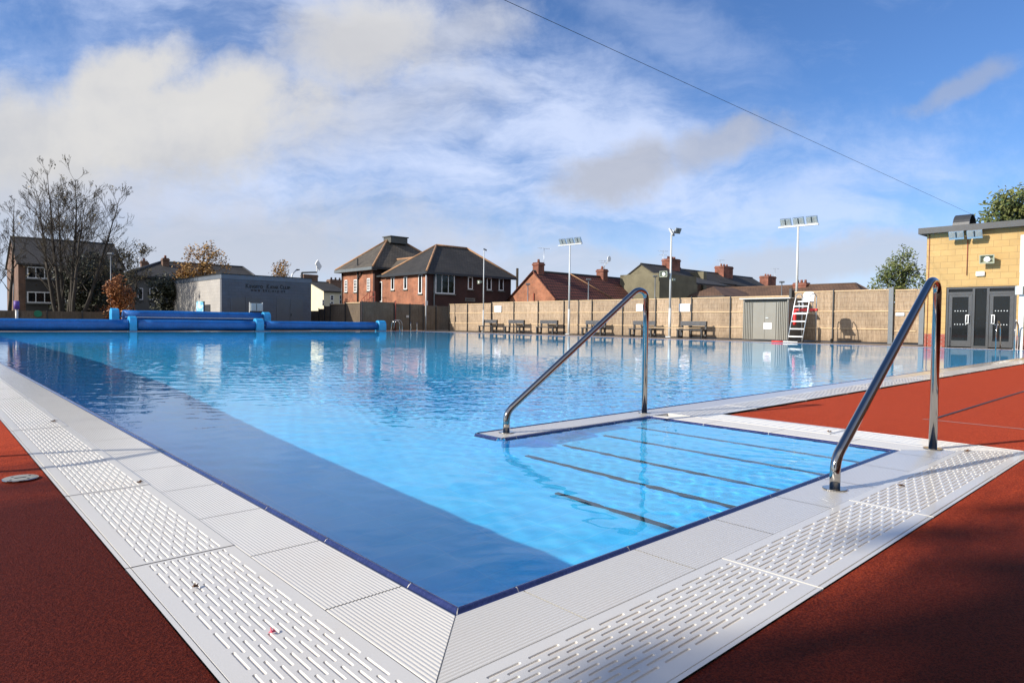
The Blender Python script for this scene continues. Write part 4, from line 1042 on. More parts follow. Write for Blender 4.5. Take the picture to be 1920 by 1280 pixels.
def window_y(root, Y, pa, pb, pt_, pbm, mull=1, rows=1, sill=True, m_=None, name='window'):
    xa, xb = sorted((ony(pa, (pt_+pbm)/2, Y)[0], ony(pb, (pt_+pbm)/2, Y)[0])); zt = ony((pa+pb)/2, pt_, Y)[1]; zb = ony((pa+pb)/2, pbm, Y)[1]
    fw_ = min(.09, (xb-xa)*.16); mb = MB(); D0, D1 = Y-.05, Y+.02
    mb.box(xa, xa+fw_, D0, D1, zb, zt); mb.box(xb-fw_, xb, D0, D1, zb, zt); mb.box(xa+fw_, xb-fw_, D0, D1, zb, zb+fw_); mb.box(xa+fw_, xb-fw_, D0, D1, zt-fw_, zt)
    for k in range(1, mull): c = xa+(xb-xa)*k/mull; mb.box(c-.03, c+.03, D0+.01, D1, zb+fw_, zt-fw_)
    for k in range(1, rows): c = zb+(zt-zb)*k/rows; mb.box(xa+fw_, xb-fw_, D0+.012, D1-.001, c-.025, c+.025)
    o = part(mb, name, m_ or M['whiteframe'], root)
    mb = MB(); mb.box(xa+fw_*.5, xb-fw_*.5, Y-.02, Y-.008, zb+fw_*.5, zt-fw_*.5); subpart(mb, 'pane', M['glass'], o, root)
    if sill: mb = MB(); mb.box(xa-.1, xb+.1, Y-.13, Y-.002, zb-.1, zb-.004); subpart(mb, 'sill', M['palerender'], o, root)
def slab(mb, pts, th=.12):
    """roof plane with thickness"""
    P_ = [Vector(p_) for p_ in pts]; n = (P_[1]-P_[0]).cross(P_[2]-P_[0]).normalized()
    if n.z < 0: P_ = P_[::-1]; n = -n
    Q = [p_-Vector((0, 0, th)) for p_ in P_]; k = len(P_)
    mb.quad(*P_); mb.quad(*Q[::-1])
    for i in range(k): mb.quad(P_[i], Q[i], Q[(i+1) % k], P_[(i+1) % k])
def gable_x(root, x0, x1, y0, y1, ze, zr, mw, mr, over=.3, base=0, mg=None, ridge=True, rm=None, ymid=None):
    """ridge along x"""
    ym = (y0+y1)/2 if ymid is None else ymid
    mb = MB(); mb.prism([(y0, base), (y1, base), (y1, ze), (ym, zr-.06), (y0, ze)], (x0, 0, 0), (0, 1, 0), (0, 0, 1), (x1-x0, 0, 0)); wl = part(mb, 'wall', mw, root)
    s0 = (zr-ze)/(ym-y0); s1 = (zr-ze)/(y1-ym); mb = MB(); e = .12
    slab(mb, [(x0-e, y0-over, ze-over*s0+.08), (x1+e, y0-over, ze-over*s0+.08), (x1+e, ym, zr+.08), (x0-e, ym, zr+.08)])
    slab(mb, [(x0-e, ym+.001, zr+.08), (x1+e, ym+.001, zr+.08), (x1+e, y1+over, ze-over*s1+.08), (x0-e, y1+over, ze-over*s1+.08)])
    ro = part(mb, 'roof', mr, root)
    if ridge: mb = MB(); mb.tube([(x0-e, ym, zr+.09), (x1+e, ym, zr+.09)], .09, 8); subpart(mb, 'ridge_tile', rm or M['ridge'], ro, root)
    return ro
def gable_y(root, x0, x1, y0, y1, ze, zr, mw, mr, over=.3):
    xm = (x0+x1)/2; mb = MB(); mb.prism([(x0, 0), (x1, 0), (x1, ze), (xm, zr-.06), (x0, ze)], (0, y1, 0), (1, 0, 0), (0, 0, 1), (0, y0-y1, 0)); part(mb, 'wall', mw, root)
    s = (zr-ze)/(xm-x0); e = .12; mb = MB()
    slab(mb, [(x0-over, y0-e, ze-over*s+.08), (x0-over, y1+e, ze-over*s+.08), (xm, y1+e, zr+.08), (xm, y0-e, zr+.08)])
    slab(mb, [(xm+.001, y0-e, zr+.08), (xm+.001, y1+e, zr+.08), (x1+over, y1+e, ze-over*s+.08), (x1+over, y0-e, ze-over*s+.08)])
    return part(mb, 'roof', mr, root)
def hip(root, x0, x1, y0, y1, ze, zr, rx0, rx1, ry, mr, over=.35, hips=True, hm=None):
    """hipped roof with a ridge along x from rx0 to rx1 at y=ry"""
    a, b_, c, d_ = (x0-over, y0-over, ze), (x1+over, y0-over, ze), (x1+over, y1+over, ze), (x0-over, y1+over, ze); p_, q_ = (rx0, ry, zr), (rx1, ry, zr)
    mb = MB(); mb.quad(a, b_, q_, p_); mb.quad(b_, c, q_); mb.quad(c, d_, p_, q_); mb.quad(d_, a, p_); mb.quad(d_, c, b_, a)
    ro = part(mb, 'roof', mr, root)
    if hips:
        mb = MB()
        for u_, v_ in ((a, p_), (d_, p_), (b_, q_), (c, q_), (p_, q_)): mb.tube([Vector(u_)+Vector((0, 0, .03)), Vector(v_)+Vector((0, 0, .03))], .10, 6)
        subpart(mb, 'ridge_tile', hm or M['ridge'], ro, root)
    mb = MB()
    for (x_a, x_b, y_a, y_b) in ((x0-over-.06, x1+over+.06, y0-over-.08, y0-over+.04), (x0-over-.08, x0-over+.04, y0-over+.04, y1+over)): mb.box(x_a, x_b, y_a, y_b, ze-.20, ze+.01)
    subpart(mb, 'gutter', M['darkmetal'], ro, root)
    return ro
def chimney(root, ro, x, y, z0, z1, wx, wy, pots=2, m_=None, cap=True, potm=None):
    mb = MB(); mb.box(x-wx/2, x+wx/2, y-wy/2, y+wy/2, z0, z1); mb.box(x-wx/2-.06, x+wx/2+.06, y-wy/2-.06, y+wy/2+.06, z1-.28, z1-.12)
    o = subpart(mb, 'chimney', m_ or M['chim'], ro, root)
    for k in range(pots):
        f_ = (k+.5)/pots-.5; mb = MB(); cx_, cy_ = (x, y+f_*wy*.9) if wy > wx else (x+f_*wx*.9, y)
        mb.tube([(cx_, cy_, z1), (cx_, cy_, z1+.3)], .13, 10, r1=.11); p_ = local(mb, root).build('chimney_pot', potm or M['chim']); p_.parent = ro
def aerial(root, x, y, z0, h, d_=(1, 0), label=None, yagi=True, name='tv_aerial', par=None):
    mb = MB(); mb.tube([(x, y, z0), (x, y, z0+h)], .022, 6); dx, dy = Vector((d_[0], d_[1], 0)).normalized()[:2]
    for zz in ((h, .6), (h*.78, .45)) if yagi else ((h, .6),):
        zc = z0+zz[0]-.05; L = zz[1]; mb.tube([(x-dx*L, y-dy*L, zc), (x+dx*L, y+dy*L, zc)], .014, 5)
        for k in range(-4, 5): f_ = k/4*L; mb.tube([(x+dx*f_-dy*.22, y+dy*f_+dx*.22, zc), (x+dx*f_+dy*.22, y+dy*f_-dx*.22, zc)], .008, 4)
    if root is not None: return part(mb, 'aerial', M['galv'], root)
    return mb.build(name, M['galv'])

# --- brick house, two blocks (shaded front faces -y; sunlit side faces -x)
YHf = 47.0
xh0 = ony(801.5, 540, YHf)[0]; xh1 = ony(958, 540, YHf)[0]; zeh = ony(801.5, 509.5, YHf)[1]
yh1 = onx(705, 540, xh0)[0]; 
t = thing('brick_house', (xh0, YHf, 0), 'large orange brick house with hipped grey roofs behind the dark reed gates', 'house')
yb2 = YHf+6.6
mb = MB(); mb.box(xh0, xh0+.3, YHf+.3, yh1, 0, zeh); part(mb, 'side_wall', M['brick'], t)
mb = MB(); mb.box(xh0+.001, xh1, YHf, YHf+.299, 0, zeh); mb.box(xh1-.3, xh1-.001, YHf+.3, yb2, 0, zeh); mb.box(xh0+.301, xh1-.301, yb2-.3, yb2-.001, 0, zeh); part(mb, 'front_wall', M['brickshade'], t)
yr = YHf+3.3; zr = onx(818.4, 461, ony(818, 461, yr)[0])[1]; rx0, zr = ony(818.4, 460, yr); rx1, _ = ony(875.3, 464, yr)
ro = hip(t, xh0, xh1, YHf, yb2, zeh, zr, rx0, rx1, yr, M['darkslate'])
# low link wing
yl0, yl1 = yb2-2.0, yh1+.2; zl = onx(777, 483, xh0+2.2)[1]
mb = MB(); slab(mb, [(xh0-.35, yl0-2, zeh), (xh0-.35, yl1, zeh-.02), (xh0+2.4, yl1, zl), (xh0+2.4, yl0-2, zl)], .08); slab(mb, [(xh0+2.401, yl0-2, zl), (xh0+2.401, yl1, zl), (xh0+5.0, yl1, zeh), (xh0+5.0, yl0-2, zeh)], .08)
r2 = part(mb, 'roof', M['slate'], t); mb = MB(); mb.tube([(xh0+2.4, yl0-1, zl+.04), (xh0+2.4, yl1, zl+.04)], .1, 6); subpart(mb, 'ridge_tile', M['ridge'], r2, t)
mb = MB(); mb.box(xh0-.42, xh0-.30, YHf+7.05, yl1, zeh-.16, zeh-.0); subpart(mb, 'gutter', M['darkmetal'], r2, t)
# tall block behind
xt0 = xh0-.6; yt0 = onx(702, 540, xt0)[0]; yt1 = onx(641, 540, xt0)[0]; zet = onx(702, 501, xt0)[1]
xt1 = xt0+9.
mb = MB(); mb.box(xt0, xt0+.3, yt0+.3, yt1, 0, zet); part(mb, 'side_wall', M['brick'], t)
mb = MB(); mb.box(xt0+.001, xt1, yt0, yt0+.299, 0, zet); mb.box(xt1-.3, xt1-.001, yt0+.3, yt1, 0, zet); mb.box(xt0+.301, xt1-.301, yt1-.3, yt1-.001, 0, zet); part(mb, 'front_wall', M['brickshade'], t)
ym = (yt0+yt1)/2; xm_, zrt = ony(726, 451, ym); xm2, _ = ony(757, 454, ym)
ro2 = hip(t, xt0, xt1, yt0, yt1, zet, zrt, xm_, xm2, ym, M['slate'], .5)
mb = MB(); mb.box(xm_, xm2, ym-.7, ym+.7, zrt-.25, zrt+.35); mb.box(xm_-.1, xm2+.1, ym-.8, ym+.8, zrt+.35, zrt+.45); subpart(mb, 'ridge_vent', M['lead'], ro2, t)
mb = MB(); mb.box(xt0-.62, xt0-.5, yt0-.5, yt1+.5, zet-.28, zet-.0); mb.box(xt0-.5, xt0-.001, yt0-.5, yt1+.5, zet-.28, zet-.22); subpart(mb, 'eaves_board', M['fascia'], ro2, t)
for (a, c, tp, bt, mu, rw) in ((646.7, 651.7, 525, 547.5, 2, 4), (664, 669.7, 524, 547.5, 2, 4), (688.7, 694.4, 521.7, 545, 2, 4)): window_x(t, xt0, a, c, tp, bt, mu, rw)
for (a, c, tp, bt, mu, rw) in ((733.8, 739.7, 519.5, 543.6, 1, 1), (757.6, 763.8, 517.8, 542.5, 1, 1), (785, 791.8, 514.5, 550.6, 1, 1)): window_x(t, xh0, a, c, tp, bt, mu, rw)
window_x(t, xh0, 707.5, 717, 528, 566, 1, 1, False, m_=M['whiteframe'], name='door')
window_y(t, YHf, 816, 852, 514, 550.8, 3, 1)
for (a, c, tp, bt) in ((877, 886, 519, 542.5), (912.5, 921.3, 520.6, 544), (935, 943.8, 522, 545)): window_y(t, YHf, a, c, tp, bt)
mb = MB()
for p_ in (672.,): yy = onx(p_, 540, xt0)[0]; mb.tube([(xt0-.1, yy, 0), (xt0-.1, yy, zet+1.0)], .07, 8); mb.tube([(xt0-.1, yy, zet-1.), (xt0-.1, yy-.9, zet-.35)], .06, 8)
for p_ in (642.,): yy = onx(p_, 540, xt0)[0]; mb.tube([(xt0-.1, yy-.1, 0), (xt0-.1, yy-.1, zet)], .06, 8)
yy = onx(699, 540, xh0)[0]; mb.tube([(xh0-.2, yy, 0), (xh0-.2, yy, zeh+.4)], .08, 8); mb.tube([(xh0-.2, yy-.8, zeh-.3), (xh0-.2, yy, zeh-1.2)], .06, 8); mb.tube([(xh0-.2, yy+.8, zeh-.3), (xh0-.2, yy, zeh-1.2)], .06, 8)
part(mb, 'drainpipe', M['blacktrim'], t)
mb = MB(); mb.tube([(xh0+.35+.3, YHf-.1, 0), (xh0+.35+.3, YHf-.1, zeh-.3)], .05, 8); part(mb, 'drainpipe', M['fascia'], t)
# escape stair by the door
mb = MB(); ya_, yb_ = onx(703, 560, xh0-1)[0], onx(678, 560, xh0-1)[0]; za = onx(690, 557, xh0-1)[1]
for k in range(6): f_ = k/5; mb.tube([(xh0-1, ya_+(yb_-ya_)*f_, 0), (xh0-1, ya_+(yb_-ya_)*f_, za+.5-1.1*max(0, f_-.4))], .03, 6)
mb.tube([(xh0-1, ya_, za+.5), (xh0-1, ya_+(yb_-ya_)*.4, za+.5), (xh0-1, yb_, za-.2)], .03, 6); mb.tube([(xh0-1, ya_, za), (xh0-1, ya_+(yb_-ya_)*.4, za)], .04, 6); mb.box(xh0-1.1, xh0-.02, min(ya_, yb_)*.6+max(ya_, yb_)*.4, max(ya_, yb_), za-.55, za-.45)
part(mb, 'fire_escape', M['rust'], t)
# name plate: unreadable dark word on a pale plate
x0, z1 = ony(872, 558.2, YHf-.02); x1, _ = ony(890.6, 558, YHf-.02); z0 = ony(880, 565, YHf-.02)[1]
sg = thing('street_name_plate', (x0, YHf-.02, z0), 'pale street name plate low on the shaded brick wall', 'sign')
mb = MB(); mb.box(x0, x1, YHf-.05, YHf-.02, z0, z1); part(mb, 'board', M['palerender'], sg)
mb = MB(); x = x0+.14
while x < x1-.16:
    l = random.uniform(.06, .1); mb.box(x, x+l, YHf-.056, YHf-.0505, z0+(z1-z0)*.3, z0+(z1-z0)*.68); x += l+.045
part(mb, 'lettering', M['letter'], sg)

# --- red-tiled bungalow
xg = 41.7; yg0 = 39.9; yg1 = onx(956, 555, xg)[0]; zeb = onx(1038, 556, xg)[1]-.05
yr_, zrb = onx(1000.8, 509.7, xg); xe = ony(1192, 522, yr_)[0]
t = thing('brick_bungalow', (xg, yg0, 0), 'low brick house with a long dark red tiled roof behind the fence', 'house')
ro = gable_x(t, xg, xe, yg0, yg1, zeb, zrb, M['brick'], M['redtile'], .3, ymid=yr_, rm=M['darkmetal'])
mb = MB(); e = .13
s0 = (zrb-zeb)/(yr_-yg0)
for (ya_, za_) in ((yg0-.3, zeb-.3*s0), (yg1+.3, zeb-.3*s0)): mb.tube([(xg-e-.02, ya_, za_+.06), (xg-e-.02, yr_, zrb+.08)], .05, 6)
subpart(mb, 'verge', M['redtile'], ro, t)
mb = MB(); xx = ony(1072, 530, yr_)[0]; mb.tube([(xx-.4, yr_-.1, zrb+.12), (xx+3.0, yg0-.2, zeb+.05)], .05, 6); subpart(mb, 'roof_seam', M['ridge'], ro, t)
cxx, cyy = xg+.6, yr_; ztc = onx(1000, 489, cxx)[1]; chimney(t, ro, cxx, cyy, zrb-.5, ztc-.2, .75, .75, 1, M['chim'])
xx = ony(1129, 510, yr_)[0]; chimney(t, ro, xx, yr_, zrb-.4, ony(1129, 503, yr_)[1]-.1, .7, .9, 1, M['chim'])
aerial(t, xg+1.3, yr_, zrb, onx(1007, 466, xg+1.3)[1]-zrb, (-1, .3), yagi=False)
aerial(t, xx, yr_-.3, zrb+.8, ony(1133, 489, yr_)[1]-zrb-.8, (1, -.4))
mb = MB(); mb.prism([(math.cos(k*.5)*.28, math.sin(k*.5)*.28) for k in range(12)], (xx+.5, yr_-.5, zrb+1.9), (1, 0, 0), (0, 0, 1), (0, .05, 0)); mb.tube([(xx+.5, yr_-.45, zrb+1.8), (xx+.2, yr_, zrb+1.0)], .03, 6); part(mb, 'satellite_dish', M['whiteplastic'], t)
mb = MB(); yy = onx(1002, 545, xg)[0]; mb.tube([(xg-.08, yy, 0), (xg-.08, yy, 3.4)], .05, 8); part(mb, 'vent_pipe', M['rust'], t)
# utility pole between
street_t = thing('utility_pole', (ony(970, 550, 50)[0], 50, 0), 'dark wooden utility pole between the brick house and the bungalow', 'pole')
mb = MB(); x_, z_ = ony(970, 503, 50); mb.tube([(x_, 50, 0), (x_, 50, z_)], .13, 8); part(mb, 'pole', M['bark'], street_t)

# --- olive rendered terrace
xo = 60.; yo_a = onx(1171, 522, xo)[0]; yo_r, zo_r = onx(1202.5, 495.8, xo); yo_b = yo_r-(yo_a-yo_r); zo_e = onx(1171, 521, xo)[1]
sl = (zo_r-zo_e)/(yo_a-yo_r)
def terrace(x0, x1, mw, mr, label, dz=0., nm='terraced_house'):
    t = thing(nm, (x0, yo_b, 0), label, 'house', 'terraced houses with dark roofs')
    ro = gable_x(t, x0, x1, yo_b, yo_a, zo_e+dz, zo_r+dz, mw, mr, .1, ymid=yo_r, rm=M['darkmetal']); return t, ro
xq = [xo]+[ony(p_, 510, yo_r)[0] for p_ in (1275, 1348, 1410)]
t1, ro = terrace(xq[0], xq[1], M['render_olive'], M['darkslate'], 'end terrace house with an olive grey rendered gable behind the fence')
# rear extension with low wall
xw0, xw1 = ony(1236, 560, yo_b-5.)[0], ony(1307.3, 560, yo_b-5.)[0]; zw = ony(1280, 530.5, yo_b-5)[1]
mb = MB(); mb.box(xw0, xw1, yo_b-5.0, yo_b-4.7, 0, zw); mb.box(xo+.001, xw0+.3, yo_b-4.699, yo_b, 0, zw+.8); part(mb, 'rear_wall', M['render_olive'], t1)
mb = MB(); slab(mb, [(xo, yo_b-4.4, zw+.2), (xw1+8, yo_b-4.4, zw+.2), (xw1+8, yo_b+.3, zo_e+.35), (xo, yo_b+.3, zo_e+.35)], .15); part(mb, 'lean_to_roof', M['darkslate'], t1)
def stack(px0_, px1_, pyt, pyb, t, ro, pots, wy=.9):
    xa, xb = ony(px0_, pyt+12, yo_r-.4)[0], ony(px1_, pyt+12, yo_r-.4)[0]; zt = ony((px0_+px1_)/2, pyt, yo_r)[1]
    w_ = (xb-xa)*.62
    chimney(t, ro, (xa+xb)/2, yo_r-.2, zo_r-1.2, zt-.3, w_, wy*1.4, pots)
stack(1247, 1275, 482, 508, t1, ro, 4)
aerial(t1, ony(1243, 500, yo_r)[0], yo_r, zo_r-.2, ony(1243, 470, yo_r)[1]-zo_r+.2, (.8, -.5))
t2, ro = terrace(xq[1]+.02, xq[2], M['brickbrown'], M['darkslate'], 'second terrace house to the right of the olive rendered gable end', -.12)
mb = MB(); xx = ony(1346, 530, yo_b-2)[0]; mb.box(xx-.3, xx+.4, yo_b-.3, yo_r-.8, 0, zo_r-.4); part(mb, 'party_wall', M['render_olive'], t2)
stack(1345.6, 1374, 496, 519, t2, ro, 3)
aerial(t2, ony(1350, 500, yo_r)[0], yo_r, zo_r-.2, ony(1350, 490, yo_r)[1]-zo_r+.4, (.6, -.5), yagi=False)
t3, ro = terrace(xq[2]+.02, xq[3], M['brickbrown'], M['darkslate'], 'third terrace house, with the dark roof dipping towards the shed', -.2)
xe3 = ony(1487, 530, yo_r)[0]
t4, ro = terrace(xq[3]+.02, xe3, M['brickbrown'], M['browntile'], 'farthest terrace house with a squat brick chimney above the shed', -1.7)
stack(1430, 1454, 514.7, 533, t4, ro, 3)
aerial(t4, ony(1453, 520, yo_r)[0], yo_r, zo_r-1.8, ony(1453, 503, yo_r)[1]-zo_r+1.8, (.6, -.5), yagi=False)
mb = MB(); xa = ony(1420, 530, yo_b+1)[0]; xb = ony(1437, 540, yo_b+1)[0]
for k in (0, 1): mb.tube([(xa+k*7, yo_r-.3, zo_r-1.6), (xa+k*7+2, yo_b+.4, zo_e-1.2)], .10, 6)
part(mb, 'coping', M['lead'], t4)
# low outbuilding in front with a brown hipped roof
t5 = thing('outbuilding', (ony(1365, 550, 33)[0], 33, 0), 'low outbuilding with a dark brown roof just above the fence, left of the shed', 'building')
xa, xb = ony(1356, 548, 33)[0], ony(1428, 548, 33)[0]; zt = ony(1390, 541.5, 35)[1]; ze5 = ony(1390, 557, 33)[1]
mb = MB(); mb.box(xa, xb, 33, 37, 0, ze5); part(mb, 'wall', M['brickbrown'], t5); hip(t5, xa, xb, 33, 37, ze5, zt, xa+1.6, xb-2.2, 35, M['browntile'], .2, False)
# long brown roof behind lifeguard chair
XR6 = 66.; ya6, za6 = onx(1487, 536.5, XR6); yb6, zb6 = onx(1604.7, 530.5, XR6); zr_ = (za6+zb6)/2; ze_ = zr_-2.6
t6 = thing('long_house', (XR6-4.5, yb6, 0), 'distant building with a long plain brown roof behind the lifeguard chair', 'house')
y0_, y1_ = yb6-3.2, ya6+12
mb = MB(); mb.box(XR6-4.5, XR6+4.5, y0_+.4, y1_-.4, 0, ze_); part(mb, 'wall', M['brickbrown'], t6)
A_, B_, C_, D_ = (XR6-4.9, y0_, ze_), (XR6+4.9, y0_, ze_), (XR6+4.9, y1_, ze_), (XR6-4.9, y1_, ze_); p_, q_ = (XR6, yb6, zr_), (XR6, ya6+8, zr_)
mb = MB(); mb.quad(A_, B_, p_); mb.quad(B_, C_, q_, p_); mb.quad(C_, D_, q_); mb.quad(D_, A_, p_, q_); mb.quad(D_, C_, B_, A_); ro = part(mb, 'roof', M['browntile'], t6)
mb = MB()
for u_, v_ in ((A_, p_), (B_, p_), (p_, q_)): mb.tube([u_, v_], .10, 6)
subpart(mb, 'ridge_tile', M['browntile'], ro, t6)
yk_, _ = onx(1503, 532, XR6); chimney(t6, ro, XR6, yk_, zr_-.6, onx(1503, 527.5, XR6)[1]-.15, 1., 1.3, 3)

# --- house A behind the bare trees
YA = 66.; xa, zea = ony(34, 496, YA); xb = ony(232, 496, YA)[0]; zea = (zea+.2); zra = onx(22.6, 444.5, xa)[1]
ya1 = onx(13, 520, xa)[0]; yra = (YA+ya1)/2; zra = onx(23, 445, xa)[1]
t = thing('brick_house', (xa, YA, 0), 'two-storey brown brick house behind the large bare trees on the left', 'house')
ro = gable_x(t, xa, xb, YA, ya1, zea, zra, M['brickbrown'], M['darkslate'], .3, rm=M['darkmetal'])
M['darkpanel'] = plain('dark_wall_panel', (.06, .055, .05), .8, 0, .2, 1)
mb = MB(); x2 = ony(48, 540, YA)[0]; x3 = ony(104, 540, YA)[0]; mb.box(x2, x3, YA-.04, YA-.002, .3, zea-.1); part(mb, 'wall_panel', M['darkpanel'], t)
window_y(t, YA-.04, 50.5, 99.6, 500.6, 522.7, 3); window_y(t, YA-.04, 50.5, 99.6, 547, 568, 3); window_y(t, YA, 122, 129.5, 550, 568, 1)
window_y(t, YA, 150, 172, 503, 523, 2); window_y(t, YA, 150, 172, 547, 568, 2)
aerial(t, ony(144, 440, yra)[0], yra, zra, 1.6, (1, 0), yagi=False)
# --- house B
YBb = 74.; xa = ony(243, 540, YBb)[0]; xb = ony(484, 540, YBb)[0]; ze_ = ony(300, 519, YBb)[1]; yr_ = YBb+4.; zr_ = ony(380, 496, yr_)[1]
t = thing('hipped_house', (xa, YBb, 0), 'dark-roofed house with red chimneys behind the kayak hut', 'house')
mb = MB(); mb.box(xa, xb, YBb, YBb+8, 0, ze_); part(mb, 'wall', M['palerender'], t)
rxa, _ = ony(302, 490, yr_); rxb, _ = ony(455, 498, yr_); ro = hip(t, xa, xb, YBb, YBb+8, ze_, zr_, rxa, rxb, yr_, M['darkslate'], .4, hm=M['darkmetal'])
chimney(t, ro, ony(305, 490, yr_)[0], yr_-1, ze_, ony(305, 480, yr_)[1]-.3, .62, .6, 1, M['brickbrown'])
chimney(t, ro, ony(270, 490, yr_+3)[0], yr_+3, ze_-2, ony(270, 484, yr_+3)[1]-.3, .62, .6, 1, M['brickbrown'])
chimney(t, ro, ony(280, 495, yr_+3)[0], yr_+3.5, ze_-2, ony(280, 492, yr_+3)[1]-.3, .4, .5, 1, M['brickbrown'])
aerial(t, ony(273, 490, yr_)[0], yr_+3, zr_-1, 2.2, (1, 0), yagi=False)
window_y(t, YBb, 258, 268, 540, 562, 1); window_y(t, YBb, 280, 296, 540, 562, 2)
# --- cream houses
YC = 78.
def cream(pa, pb, pye, Y, zrp, label, wins, dep=8, chim=None):
    xa, ze_ = ony(pa, pye, Y); xb = ony(pb, pye, Y)[0]; t = thing('cream_house', (xa, Y, 0), label, 'house')
    zr_ = ony((pa+pb)/2, zrp, Y+dep/2)[1]
    ro = gable_x(t, xa, xb, Y, Y+dep, ze_, zr_, M['cream'], M['darkslate'], .3, rm=M['darkmetal'])
    for (a, c, tp, bt) in wins: window_y(t, Y, a, c, tp, bt, 1, 2, False)
    return t, ro, zr_
t, ro, zr_ = cream(578, 604, 554, 80., 527, 'smaller cream house with a steep dark roof right of the kayak hut', [])
x_ = ony(580, 520, 84)[0]; chimney(t, ro, x_, 84, zr_-1.5, ony(580, 515, 84)[1], 2.0, 1., 0, M['brickbrown'])
t, ro, zr_ = cream(607, 645, 545, 76., 531.5, 'taller cream house between the kayak hut and the brick house', [(603+1, 607, 562, 573), (619, 625.5, 553.5, 563), (619, 625.5, 565, 573), (636, 640, 553, 570)])
x_ = ony(629, 525, 80)[0]; chimney(t, ro, x_, 80, zr_-1.5, ony(629, 524.5, 80)[1], 2.0, 1., 3, M['brickbrown'], potm=M['blacktrim'])
# tall mast arm with a pale dish-like cowl
t = thing('antenna_mast', (ony(566, 540, 70)[0], 70, 0), 'dark mast with a long arm carrying a white aerial above the kayak hut', 'mast')
mb = MB(); x_, z_ = ony(566, 511, 70); x2, z2 = ony(594, 510.5, 70); mb.tube([(x_, 70, 0), (x_, 70, z_)], .12, 8); mb.tube([(x_, 70, z_), (x2, 70, z2)], .09, 8); part(mb, 'arm', M['darkmetal'], t)
mb = MB(); x3, z3 = ony(597, 497, 70); mb.obox((x3, 70, z3), (.16, 0, .25), (0, .1, 0), (-.25, 0, .38)); mb.obox((x2, 70, (z2+z3)/2-.1), (.06, 0, 0), (0, .06, 0), (0, 0, .4)); part(mb, 'aerial', M['whiteplastic'], t, .05)
t = thing('street_lamp', (ony(547, 540, 68)[0], 68, 0), 'curved grey street lamp above the roof of the kayak hut', 'street lamp')
mb = MB(); x_, z_ = ony(547, 520, 68); x2, z2 = ony(556, 506, 68); mb.tube(bend([(x_, 68, 0), (x_, 68, z2-.5), (x2, 68, z2)], .8, 6), .07, 8); part(mb, 'pole', M['galv'], t)
mb = MB(); x3, _ = ony(562, 506, 68); mb.tube([(x2, 68, z2), (x3, 68, z2+.05)], .10, 8, r1=.05); part(mb, 'lamp_head', M['darkmetal'], t)

# --- yellow pool building
XY_ = 28.3
yc0 = onx(1735, 560, XY_)[0]; ye = -9.; zt = onx(1735, 440, XY_)[1]
t = thing('pool_building', (XY_, yc0, 0), 'single-storey yellow block pool building with glass doors and a flat grey roof', 'building')
dy0, dy1 = onx(1905, 600, XY_)[0], onx(1772.5, 600, XY_)[0]; dzt = onx(1838, 537, XY_)[1]
PLN = .48
mb = MB(); mb.box(XY_, XY_+.3, dy1, yc0, PLN, zt); mb.box(XY_, XY_+.3, ye, dy0, PLN, zt); mb.box(XY_, XY_+.3, dy0, dy1, dzt, zt); mb.box(XY_+.3, XY_+12, yc0-.3, yc0-.001, PLN, zt-.001)
part(mb, 'wall', M['yblock'], t)
mb = MB(); mb.box(XY_-.004, XY_+.304, dy1, yc0+.003, 0, PLN-.001); mb.box(XY_-.004, XY_+.304, ye, dy0, 0, PLN-.001); mb.box(XY_+.305, XY_+12, yc0-.304, yc0+.003, 0, PLN-.001); part(mb, 'plinth', M['bricklow'], t)
mb = MB(); mb.box(XY_-.3, XY_+12, ye, yc0+.22, zt, zt+.22); ro = part(mb, 'roof', M['anthra'], t)
# interior: dark room
mb = MB(); mb.box(XY_+4, XY_+4.1, dy0-2, dy1+1, 0, dzt+.4); mb.box(XY_+.32, XY_+4, dy0-2, dy1+1, .0, .012); part(mb, 'interior', plain('dark_interior', (.05, .045, .042), .7), t)
# cowl on the roof
ycw, zc = onx(1812, 428, XY_+1.2); rad = .54; n = 16
mb = MB(); arc = [(math.cos(math.pi*k/n)*rad, math.sin(math.pi*k/n)*rad) for k in range(n+1)]; arc2 = [(a*.94, c*.94) for a, c in arc][::-1]
cya, cyb = onx(1824, 428, XY_+.9)[0], onx(1793, 428, XY_+.9)[0]; mb.prism(arc+arc2, (XY_+.9, cya, zt+.20), (1, 0, 0), (0, 0, 1), (0, cyb-cya, 0)); subpart(mb, 'roof_cowl', M['anthra'], ro, t)
# doors
FRM = .075; ym1, ym2 = onx(1824, 600, XY_)[0], onx(1851, 600, XY_)[0]; ztl = onx(1800, 549.5, XY_)[1]
XD = XY_+.08
mb = MB()
for c in (dy0+FRM/2, dy1-FRM/2, ym1, ym2): mb.box(XD-.05, XD+.05, c-FRM/2, c+FRM/2, .0, dzt)
for (a, c) in ((dy0+FRM, ym2-FRM/2), (ym2+FRM/2, ym1-FRM/2), (ym1+FRM/2, dy1-FRM)):
    mb.box(XD-.049, XD+.049, a, c, dzt-.07, dzt)
mb.box(XD-.048, XD+.048, dy0+FRM, ym2-FRM/2, ztl-.04, ztl+.04); mb.box(XD-.048, XD+.048, ym1+FRM/2, dy1-FRM, ztl-.04, ztl+.04)
mb.box(XD-.048, XD+.048, ym2+FRM/2, ym1-FRM/2, 0, .07)
fr = part(mb, 'door_frame', M['anthra'], t)
mb = MB(); mb.box(XD-.005, XD+.005, ym2+FRM/2, ym1-FRM/2, .07, dzt-.07); mb.box(XD-.005, XD+.005, dy0+FRM, ym2-FRM/2, ztl+.04, dzt-.07); mb.box(XD-.005, XD+.005, ym1+FRM/2, dy1-FRM, ztl+.04, dzt-.07); subpart(mb, 'pane', M['glass'], fr, t)
